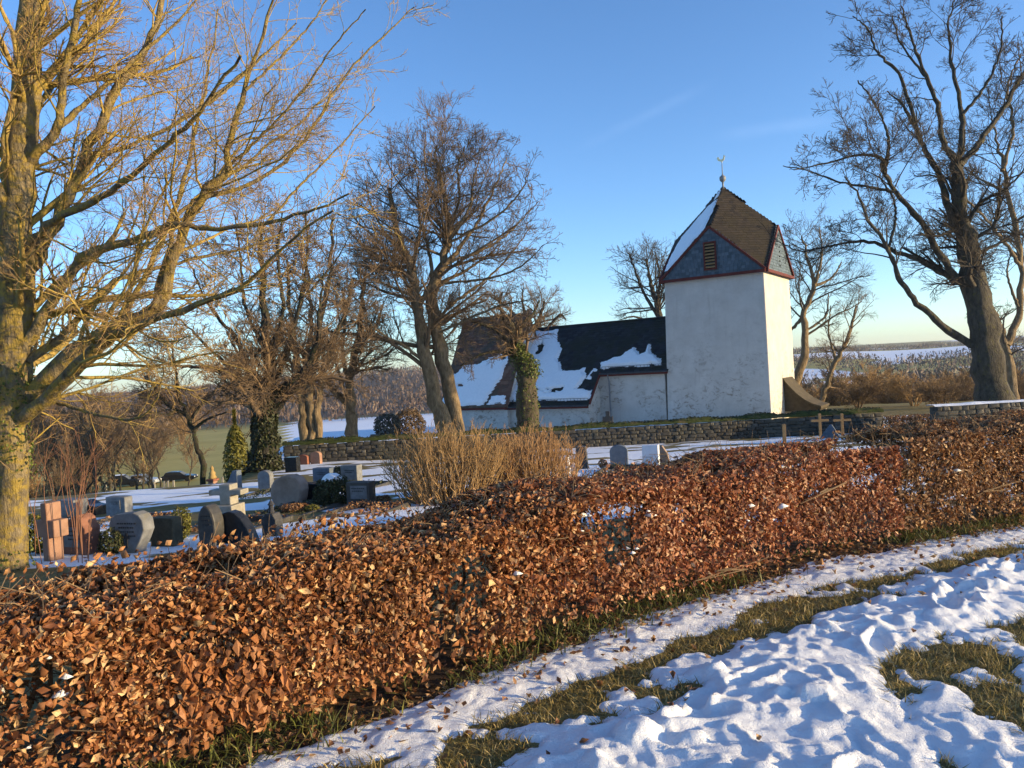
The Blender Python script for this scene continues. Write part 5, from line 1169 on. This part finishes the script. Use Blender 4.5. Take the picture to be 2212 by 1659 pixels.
grave('wooden_cross', 'plain wooden grave cross right of the blue triangular stone', 1823, 28.6, 893, 36, [(-.075, 0), (.075, 0), (.075, .68), (.5, .68), (.5, .77), (.075, .77), (.075, 1), (-.075, 1), (-.075, .77), (-.5, .77), (-.5, .68), (-.075, .68)], M['wood'], .09, -8, cat='grave cross', bev=.006, name2='cross')
grave('marker_post', 'slender weathered post standing alone in the snow before the mossy wall', 1697, 23.0, 915, 7, [(-.5, 0), (.5, 0), (.5, .97), (.2, 1), (-.5, .98)], M['wood'], .10, -10, cat='post', bev=.005, name2='post')
grave('headstone', 'reddish low headstone against the wall behind the grey rectangular one', 655, 29.6, 982, 26, roundtop, M['rust'], .2, -14)
grave('headstone', 'pinkish grey headstone against the wall next to the reddish low one', 684, 29.6, 975, 22, roundtop, M['sandstone'], .2, -14)
grave('headstone', 'black low headstone at the foot of the ivy-covered trunk', 632, 25.0, 987, 28, rect, M['blackstone'], .25, -14)
grave('headstone', 'little dark stone marker behind the mossy wall near the slim tree', 811, 35.2, 938, 18, taper, M['darkstone'], .2, -14)
grave('stone_cross', 'small weathered stone cross close to the aisle wall of the church', 1318, 38.2, 888, 22, [(-.2, 0), (.2, 0), (.16, .5), (.3, .55), (.5, .5), (.5, .8), (.3, .76), (.17, .82), (.2, 1), (-.2, 1), (-.17, .82), (-.3, .76), (-.5, .8), (-.5, .5), (-.3, .55), (-.16, .5)], M['darkstone'], .18, -12, cat='grave cross', name2='cross')
# ochre memorial pillar
g = gpt(457, 22.6); pl = thing('memorial_pillar', g, 'slender memorial pillar with ochre figure on a rusty shaft', 'memorial', rz=RAD(-16))
k = 22.6 / 1661
MB().box((0, 0, 6 * k), (20 * k, 20 * k, 14 * k)).build('pedestal', M['rust'], pl, bevel=.02)
MB().hexa([(-8 * k, -8 * k, 12 * k), (8 * k, -8 * k, 12 * k), (8 * k, 8 * k, 12 * k), (-8 * k, 8 * k, 12 * k), (-7 * k, -7 * k, 36 * k), (7 * k, -7 * k, 36 * k), (7 * k, 7 * k, 36 * k), (-7 * k, 7 * k, 36 * k)]).build('shaft', M['sandstone'], pl, bevel=.02)
MB().box((0, 0, 38 * k), (20 * k, 20 * k, 5 * k)).build('capital', M['rust'], pl, bevel=.02)
MB().lathe([(7 * k, 40 * k), (9 * k, 43 * k), (6 * k, 49 * k), (7 * k, 53 * k), (4 * k, 57 * k), (3.2 * k, 60 * k), (4 * k, 63 * k), (2 * k, 67 * k), (.4 * k, 69 * k)], (0, 0, 0), 10).build('figure', M['ochre'], pl, smooth=True)

# kerbed grave plots
for k, (x, Y, lb, wd_, ln_) in enumerate(((640, 12.2, 'low kerbed plot with brown plants before the tan oval headstone', .9, 1.3), (780, 11.5, 'low kerbed plot with dark plants before the framed headstone', .9, 1.2), (720, 16.6, 'low kerbed plot before the two grey rectangular headstones', 1.9, 1.5), (495, 10.4, 'low kerbed plot with tufts before the pale stepped cross', 1.0, 1.2), (1345, 16.8, 'low kerbed plot before the blue-grey headstone', 1.0, 1.6), (255, 12.0, 'low kerbed plot before the headstone with the framed panel', 1.0, 1.3), (575, 15.8, 'low kerbed plot before the small round-topped headstone', .9, 1.4), (1640, 21.5, 'low snowy kerbed plot near the slender weathered post', 1.2, 1.8))):
    g = gpt(x, Y); rt = thing('grave_plot', g, lb, 'grave plot', rz=RAD(-18)); rgp = np.random.default_rng(500 + k)
    for sx_, sy_, w1, l1 in ((0, -ln_ / 2, wd_ + .06, .06), (0, ln_ / 2, wd_ + .06, .06), (-wd_ / 2, 0, .06, ln_ - .07), (wd_ / 2, 0, .06, ln_ - .07)): MB().box((sx_, sy_, -.03), (w1, l1, .15)).build('kerb', M['darkstone'], rt, bevel=.01)
    n = int(700 * wd_ * ln_); C = np.stack([rgp.uniform(-wd_ / 2, wd_ / 2, n), rgp.uniform(-ln_ / 2, ln_ / 2, n), rgp.uniform(.0, .08, n)], 1); C = C[fbm(C[:, 0] * 3 + k, C[:, 1] * 3, 5, 3) > .47]
    V, F = leaves(C, rgp.normal(size=C.shape) * .6 + (0, 0, .8), np.full(len(C), .05), np.full(len(C), .03), rgp); MB().add(V, F).build('ground_cover', M['leaf_brown'] if k % 2 else M['conifer'], rt, kind='stuff')

# plants on the graves
leaf_ball('clipped_bush', 'round dark green bush capped with snow between black block and framed headstone', gpt(716, 12.6), (.62, .55, .50), 3200, .045, M['conifer'], 41, snow=True)
leaf_ball('clipped_bush', 'small dark bush between two grey rectangular headstones', gpt(728, 17.9), (.36, .34, .40), 1200, .05, M['conifer'], 42)
leaf_ball('clipped_bush', 'dark green globe bush at the foot of the heart-shaped headstone', gpt(232, 8.45), (.30, .30, .28), 1300, .035, M['conifer'], 43)
leaf_ball('golden_shrub', 'yellow-green shrub between mossy trunk and sandstone cross', gpt(70, 8.7), (.46, .40, .46), 1800, .04, M['yellow_green'], 44)
leaf_ball('golden_shrub', 'yellow-green clipped shrub behind the dark olive square headstone', gpt(384, 9.3), (.24, .24, .42), 1000, .035, M['yellow_green'], 45)
leaf_ball('heather', 'dark red heather plant beside the framed headstone', gpt(822, 12.6), (.30, .28, .15), 700, .03, M['leaf_brown'], 46, cat='plant')
leaf_ball('heather', 'green grave plant in front of the tan oval headstone', gpt(668, 11.9), (.24, .2, .10), 500, .03, M['yellow_green'], 47, cat='plant')
leaf_ball('grave_plant', 'low brown grave plant at the foot of the tan oval headstone', gpt(630, 12.0), (.5, .4, .12), 700, .04, M['leaf_brown'], 48, cat='plant')
leaf_ball('grave_plant', 'small rusty plant beside the narrow dark headstone near the copper shrub', gpt(1302, 18.4), (.22, .2, .2), 300, .05, M['leaf_brown'], 49, cat='plant')
leaf_ball('conifer_shrub', 'grey-green rounded conifer behind the wall left of the church', (gpt(842, 38)[0], 38, Gf(gpt(842, 38)[0], 38) + .4), (1.3, 1.2, 1.3), 2600, .11, M['grey_green'], 50)
leaf_ball('round_shrub', 'dense brown-grey leafless shrub beside the choir corner', (gpt(888, 39)[0], 39, Gf(gpt(888, 39)[0], 39) + .1), (1.7, 1.5, 1.7), 4200, .10, M['twig_brown'], 51)
# evergreen by the ochre pillar
rg = np.random.default_rng(52); c = gpt(512, 28); cr_ = thing('cypress', c, 'slim yellowish evergreen column beside the ivy-covered trunk', 'tree')
n = 2600; t_ = rg.uniform(0, 1, n); a = rg.uniform(0, 6.28, n); rr = .48 * np.sin(np.clip(t_ * 1.05 + .12, 0, 1) * math.pi) ** .6 * rg.uniform(.6, 1.05, n)
C = np.stack([np.cos(a) * rr, np.sin(a) * rr, .1 + t_ * 3.4], 1); V, F = leaves(C, np.stack([np.cos(a), np.sin(a), rg.uniform(0, 1, n)], 1) + rg.normal(0, .4, (n, 3)), np.full(n, .16), np.full(n, .07), rg)
MB().add(V, F).build('crown', M['yellow_green'], cr_, kind='stuff'); MB().tubes([[(0, 0, -.1), (0, 0, 1.6), (0, 0, 3.1)]], [[.07, .05, .02]], 6).build('trunk', M['bark_dark'], cr_)

# ------------------------------------------------------------------ parked cars in the valley
def car(label, x, Y, L, Hc, rz, paint, seed, snow=False):
    g = at(x, 1000, Y); z = Gf(g[0], Y); root = thing('parked_car', (g[0], Y, z), label, 'car', rz=RAD(rz)); hl = L / 2
    k = Hc / 1.5
    side = [(-hl, .42 * k), (-hl + .05, .75 * k), (-hl + .25, .92 * k), (-hl + .1 * L, 1.0 * k), (hl - .32 * L, .98 * k), (hl - .06 * L, .82 * k), (hl, .66 * k), (hl, .36 * k), (hl - .1, .28 * k), (-hl + .1, .28 * k)]
    body = MB().prism(side, -.86, .86).build('body', paint, root, bevel=.06)
    cab = [(-hl + .09 * L, .97 * k), (hl - .30 * L, .95 * k), (hl - .45 * L, 1.44 * k), (-hl + .30 * L, 1.5 * k), (-hl + .15 * L, 1.42 * k)]
    MB().prism(cab, -.72, .72).build('cabin', paint, root, bevel=.07)
    win = [(-hl + .15 * L, 1.04 * k), (hl - .35 * L, 1.02 * k), (hl - .45 * L, 1.36 * k), (-hl + .20 * L, 1.38 * k)]
    for s in (-1, 1): MB().prism(win, s * .725 - .01, s * .725 + .01).build('side_window', M['blackstone'], root)
    MB().hexa([(hl - .315 * L, -.62, 1.0 * k), (hl - .315 * L, .62, 1.0 * k), (hl - .30 * L, .62, 1.0 * k), (hl - .30 * L, -.62, 1.0 * k), (hl - .455 * L, -.58, 1.40 * k), (hl - .455 * L, .58, 1.40 * k), (hl - .43 * L, .58, 1.40 * k), (hl - .43 * L, -.58, 1.40 * k)]).build('windscreen', M['bluestone'], root)
    for sx_ in (-.3, .3):
        for s in (-1, 1):
            wl = MB(); a = np.arange(14) * 2 * math.pi / 14; r_ = .32
            V = np.vstack([np.stack([np.cos(a) * r_ + sx_ * L, np.full(14, s * .87 - .1), np.sin(a) * r_ + .31], 1), np.stack([np.cos(a) * r_ + sx_ * L, np.full(14, s * .87 + .02), np.sin(a) * r_ + .31], 1)])
            i_ = np.arange(14); j_ = (i_ + 1) % 14; wl.add(V, i_[::-1], i_ + 14, np.stack([i_, j_, j_ + 14, i_ + 14], 1)); wl.build('wheel', M['black'], root)
    for s in (-1, 1): MB().box((hl - .02, s * .6, .66 * k), (.06, .3, .12)).build('headlight', M['whitestone'], root)
    if snow:
        A_, B_ = np.meshgrid(np.linspace(-hl + .28 * L, hl - .44 * L, 10), np.linspace(-.62, .62, 8)); Z_ = 1.5 * k + .06 + .04 * fbm(A_ * 2, B_ * 2, seed) - .05 * (np.abs(B_) / .62) ** 4
        i_ = (np.arange(7)[:, None] * 10 + np.arange(9)[None]).ravel(); MB().add(np.stack([A_, B_, Z_], -1).reshape(-1, 3), np.stack([i_, i_ + 1, i_ + 11, i_ + 10], 1)).build('roof_snow', M['snow'], root, smooth=True)
M['paint_black'] = mottled('black car paint', (.008, .009, .011), (.014, .015, .018), 3, .25, .02)
M['paint_silver'] = mottled('silver car paint', (.30, .33, .38), (.36, .40, .45), 3, .3, .02)
car('black parked car with snow on its roof on the valley road', 265, 104, 4.5, 1.6, 8, M['paint_black'], 1, True)
car('silver parked car behind the black one on the valley road', 308, 105, 4.2, 1.45, -4, M['paint_silver'], 2)
car('low dark parked car at the end of the row by the field', 385, 107, 4.6, 1.4, 5, M['paint_black'], 3)
# low fence posts in front of the cars
for k, x in enumerate((225, 243, 330, 352, 360, 372, 478)):
    g = at(x, 1000, 100); MB().box((0, 0, .35), (.22, .22, 1.0)).build('fence_post', M['palestone'], None).location = (g[0], 100, Gf(g[0], 100))
    o = [q for q in bpy.data.objects if q.name.startswith('fence_post')][-1]; tag(o, 'pale short post in the row before the parked cars', 'post', 'posts in front of the parked cars')

# ------------------------------------------------------------------ background woods
def auto_tree(name, label, x, Y, hpx, seed, mats, trunk_px=4, levels=None, group=None, spread=.35, fork=.45, zlow=0, nlimb=5):
    rg = np.random.default_rng(seed); g = at(x, 1000, Y); z = Gf(g[0], Y); H = hpx * Y / 1661; b0 = np.array((g[0], Y, z - .2 - zlow)); r0_ = trunk_px * Y / 1661
    lean = rg.normal(0, .05, 2); top = b0 + (lean[0] * H, lean[1] * H, H * .92); tr = [b0 + (top - b0) * t + (rg.normal(0, .012 * H), rg.normal(0, .012 * H), 0) * np.array([min(t * 3, 1), min(t * 3, 1), 1]) for t in np.linspace(0, 1, 7)]
    L_ = [(tr, np.linspace(r0_, r0_ * .2, 7))]
    for k in range(nlimb):
        t = rg.uniform(fork, .85); s = b0 + (top - b0) * t; a = rg.uniform(0, 6.28); l = H * spread * rg.uniform(.6, 1.1) * (1.25 - t * .6)
        d = np.array((math.cos(a) * .65, math.sin(a) * .65, .75)); L_.append(([s, s + d * l * .35, s + d * l * .7 + (0, 0, l * .05), s + d * l + (0, 0, l * .15)], np.linspace(r0_ * (1 - t) * .9 + .02, r0_ * .12, 4)))
    return bare_tree(name, label, b0, L_, levels, mats, seed, group, sides=6)
def lev_bg(r): return [dict(per=9, tmin=.32, ang=40, lenr=.34, k=4, wob=.14, up=.25, radr=.5, rmin=r * 1.3), dict(per=7, tmin=.15, ang=40, lenr=.5, k=3, wob=.16, up=.22, radr=.6, rmin=r), dict(per=4, tmin=.15, ang=38, lenr=.5, k=2, wob=.16, up=.2, radr=.6, rmin=r * .8)]
def copy_thing(src, loc, scale, rz):
    c = src.copy(); col.objects.link(c); c.location = loc; c.scale = scale; c.rotation_euler = (0, 0, rz)
    for ch in list(src.children):
        d = ch.copy(); col.objects.link(d); d.parent = c
    return c
def shrub(name, label, x, Y, w_, h_, seed, mat, group):
    rg = np.random.default_rng(seed); g = at(x, 1000, Y)[0]; b0 = np.array((g, Y, Gf(g, Y) - .15)); L_ = []
    for k in range(11):
        a = rg.uniform(0, 6.28); r_ = w_ * .5 * rg.uniform(.15, .95); hh = h_ * rg.uniform(.55, 1.0); e = np.array((math.cos(a) * r_, math.sin(a) * r_, hh))
        L_.append(([b0 + (math.cos(a) * .12, math.sin(a) * .12, 0), b0 + e * (.3, .3, .42), b0 + e * (.65, .65, .75), b0 + e], np.array([.05, .04, .028, .014]) * h_ / 3.5))
    o = bare_tree(name, label, b0, L_, [dict(per=11, tmin=.15, ang=48, lenr=.42, k=4, wob=.2, up=.12, radr=.5, rmin=.014), dict(per=7, tmin=.12, ang=46, lenr=.5, k=2, wob=.2, up=.1, radr=.6, rmin=.011), dict(per=3.5, tmin=.15, ang=42, lenr=.55, k=1, wob=.2, up=.1, radr=.6, rmin=.009)], (mat, mat), seed, group, sides=5)
    o['category'] = 'shrub'; return o
def set_out(spots, makers, base_h, seed):
    """makers build one thing of each sort, the other spots take copies of them"""
    rg = np.random.default_rng(seed); protos = []
    for k, (x, Y, a_, b_) in enumerate(spots):
        g = at(x, 1000, Y)[0]; loc = (g, Y, Gf(g, Y) - .15)
        if k < len(makers): protos.append((makers[k](x, Y, a_, b_), a_, b_, Y))
        else:
            src, pa, pb, pY = protos[k % len(makers)]
            sc = base_h(a_, b_, pa, pb, Y, pY); copy_thing(src, loc, sc, rg.uniform(-3, 3))
slim = ((205, 62, 330, 4.5), (222, 66, 300, 3.5), (285, 74, 250, 3), (118, 58, 300, 3.5), (246, 70, 260, 3), (152, 64, 280, 3), (90, 66, 320, 3.5), (178, 72, 250, 2.5), (305, 80, 230, 3), (262, 84, 220, 2.5), (350, 90, 200, 3), (72, 75, 300, 3), (330, 70, 190, 2.5), (135, 50, 260, 3), (60, 48, 330, 3.5), (168, 56, 300, 3), (232, 92, 240, 2.5), (318, 96, 200, 2.5), (400, 88, 170, 2.5), (105, 84, 290, 2.5))
tree_sc = lambda a_, b_, pa, pb, Y, pY: ((a_ * Y) / (pa * pY),) * 3
set_out(slim, [lambda x, Y, hp, tp, q=q: auto_tree('slim_tree', 'slim bare tree in the thin wood sloping down to the parked cars', x, Y, hp, 100 + q, (M['bark_dark'] if q % 2 else M['bark_grey'], M['twig_brown']), tp, lev_bg(.012), 'slim trees of the wood above the valley road', .3, .35, nlimb=6) for q in range(4)], tree_sc, 1)
bush_sc = lambda a_, b_, pa, pb, Y, pY: (a_ / pa, a_ / pa, b_ / pb)
brush = ((130, 46, 5, 3.0), (40, 44, 5, 3), (180, 52, 5, 3.2), (80, 40, 4, 2.6), (345, 150, 9, 7), (160, 60, 6, 4.5), (100, 62, 6, 4.5), (300, 160, 10, 9), (215, 130, 10, 9), (395, 185, 12, 9), (255, 145, 10, 8), (60, 70, 8, 6), (190, 90, 8, 6))
set_out(brush, [lambda x, Y, w_, h_, q=q: shrub('brushwood', 'leafless olive-brown bush in the thin wood below the graveyard', x, Y, w_, h_, 200 + q, M['shoot'] if q != 1 else M['twig_brown'], 'bushes of the thin wood') for q in range(3)], bush_sc, 2)
thick = ((1720, 75, 120, 3), (1790, 70, 140, 3), (1905, 72, 150, 3), (1850, 80, 130, 3), (1960, 90, 120, 2.5), (2010, 76, 130, 3), (2070, 84, 140, 3), (2110, 70, 120, 3), (2195, 66, 150, 3), (1760, 95, 110, 2.5), (1935, 64, 130, 2.5), (2050, 62, 120, 2.5))
set_out(thick, [lambda x, Y, hp, tp, q=q: auto_tree('thicket_tree', 'low twiggy tree in the thicket beyond the tower porch', x, Y, hp, 300 + q, (M['bark_tan'], M['twig_brown'] if q % 2 else M['shoot']), tp, lev_bg(.014), 'trees of the thicket beyond the tower', .45, .15, nlimb=7) for q in range(3)], tree_sc, 3)
brush2 = ((1725, 58, 5, 3.0), (1830, 60, 6, 3.8), (1945, 60, 6, 3.6), (1775, 62, 5, 3.6), (1885, 66, 6, 4.4), (2000, 64, 6, 4.0), (2060, 58, 5, 3.4), (2105, 62, 5, 3.6), (2200, 56, 5, 3.4), (1860, 50, 4, 2.2), (1980, 48, 4, 2.0), (2040, 45, 4, 1.8))
set_out(brush2, [lambda x, Y, w_, h_, q=q: shrub('brushwood', 'leafless brown bush in the thicket between porch and tall massive tree', x, Y, w_, h_, 400 + q, M['shoot'] if q == 1 else M['twig_brown'], 'bushes of the thicket') for q in range(3)], bush_sc, 4)
# low brown hedge in the gap between the two walls
rgx = np.random.default_rng(61); hb = thing('brown_hedge', (15.9, 29, Gf(15.9, 29)), 'low rust-brown hedge closing the gap between the two rubble walls', 'hedge')
n = 5200; C = np.stack([rgx.uniform(-1.9, 1.9, n), rgx.uniform(-.35, .35, n), rgx.uniform(.1, .62, n)], 1); V, F = leaves(C, rgx.normal(size=C.shape) + (0, -.4, .3), np.full(n, .08), np.full(n, .05), rgx); MB().add(V, F).build('leaves', M['leaf_brown'], hb, kind='stuff')
st_ = np.stack([np.stack([C[:120, 0], C[:120, 1], np.full(120, -.05)], 1), np.stack([C[:120, 0], C[:120, 1], np.full(120, .6)], 1)], 1); MB().tubes(st_, np.full((120, 2), .012), 4, False).build('stems', M['twig_brown'], hb, kind='stuff')
# woods on the far hills: one mass of leafless crowns
rgx = np.random.default_rng(71); n = 22000
azm = rgx.uniform(-.85, .85, n); rad = rgx.uniform(150, 1100, n); Yw = rad / np.sqrt(1 + azm ** 2); Xw = azm * Yw
keep = ((azm < -.3) & (rad > 205 + 90 * fbm(Xw / 40, Yw / 40, 66))) | ((azm >= -.3) & (azm < .2) & (rad > 262 + 60 * azm)) | ((azm >= .2) & (rad > 150) & (fbm(Xw / 160, Yw / 220, 61) < .56)); keep &= fbm(Xw / 60, Yw / 60, 63) > .30; Xw, Yw = Xw[keep], Yw[keep]; n = len(Xw); zb = G(Xw, Yw)
hT = rgx.uniform(3.5, 8.0, n); per = 7; C = np.repeat(np.stack([Xw, Yw, zb + hT * .5], 1), per, 0)
q = rgx.normal(size=(n * per, 3)); q /= np.linalg.norm(q, axis=1, keepdims=True); q *= rgx.uniform(.3, 1, (n * per, 1)); hh_ = np.repeat(hT, per)[:, None]
C = C + q * hh_ * (.42, .42, .5); d1 = rgx.normal(size=C.shape) * (.5, .5, 1.1); d2 = rgx.normal(size=C.shape) * .28
V = np.stack([C - d1 * .8, C + d1 * .8, C + d2 * 1.6], 1).reshape(-1, 3)
MB().add(V, np.arange(len(V)).reshape(-1, 3)).build('far_woods', leafmat('bare far wood', [(0, (.06, .042, .034)), (.5, (.11, .075, .058)), (1, (.17, .12, .085))], .0), kind='stuff')
tag(bpy.data.objects['far_woods'], 'purple-brown leafless woods covering the far hills', 'woods', kind='stuff')

# ------------------------------------------------------------------ thin winter haze over the valley
hz = MB().box((0, 1500, 12), (6400, 3600, 80)).build('haze', M['snow'], None, kind='stuff'); hz.data.materials.clear()
hm = bpy.data.materials.new('haze'); hm.use_nodes = True; hm.node_tree.nodes.clear()
ho = hm.node_tree.nodes.new('ShaderNodeOutputMaterial'); hv = hm.node_tree.nodes.new('ShaderNodeVolumePrincipled')
hv.inputs['Color'].default_value = (.72, .80, .92, 1); hv.inputs['Density'].default_value = .00016; hv.inputs['Anisotropy'].default_value = .2
hm.node_tree.links.new(hv.outputs[0], ho.inputs['Volume']); hz.data.materials.append(hm); hz.display_type = 'WIRE'
tag(hz, 'thin pale haze lying over the valley and far hills', 'haze', kind='stuff')
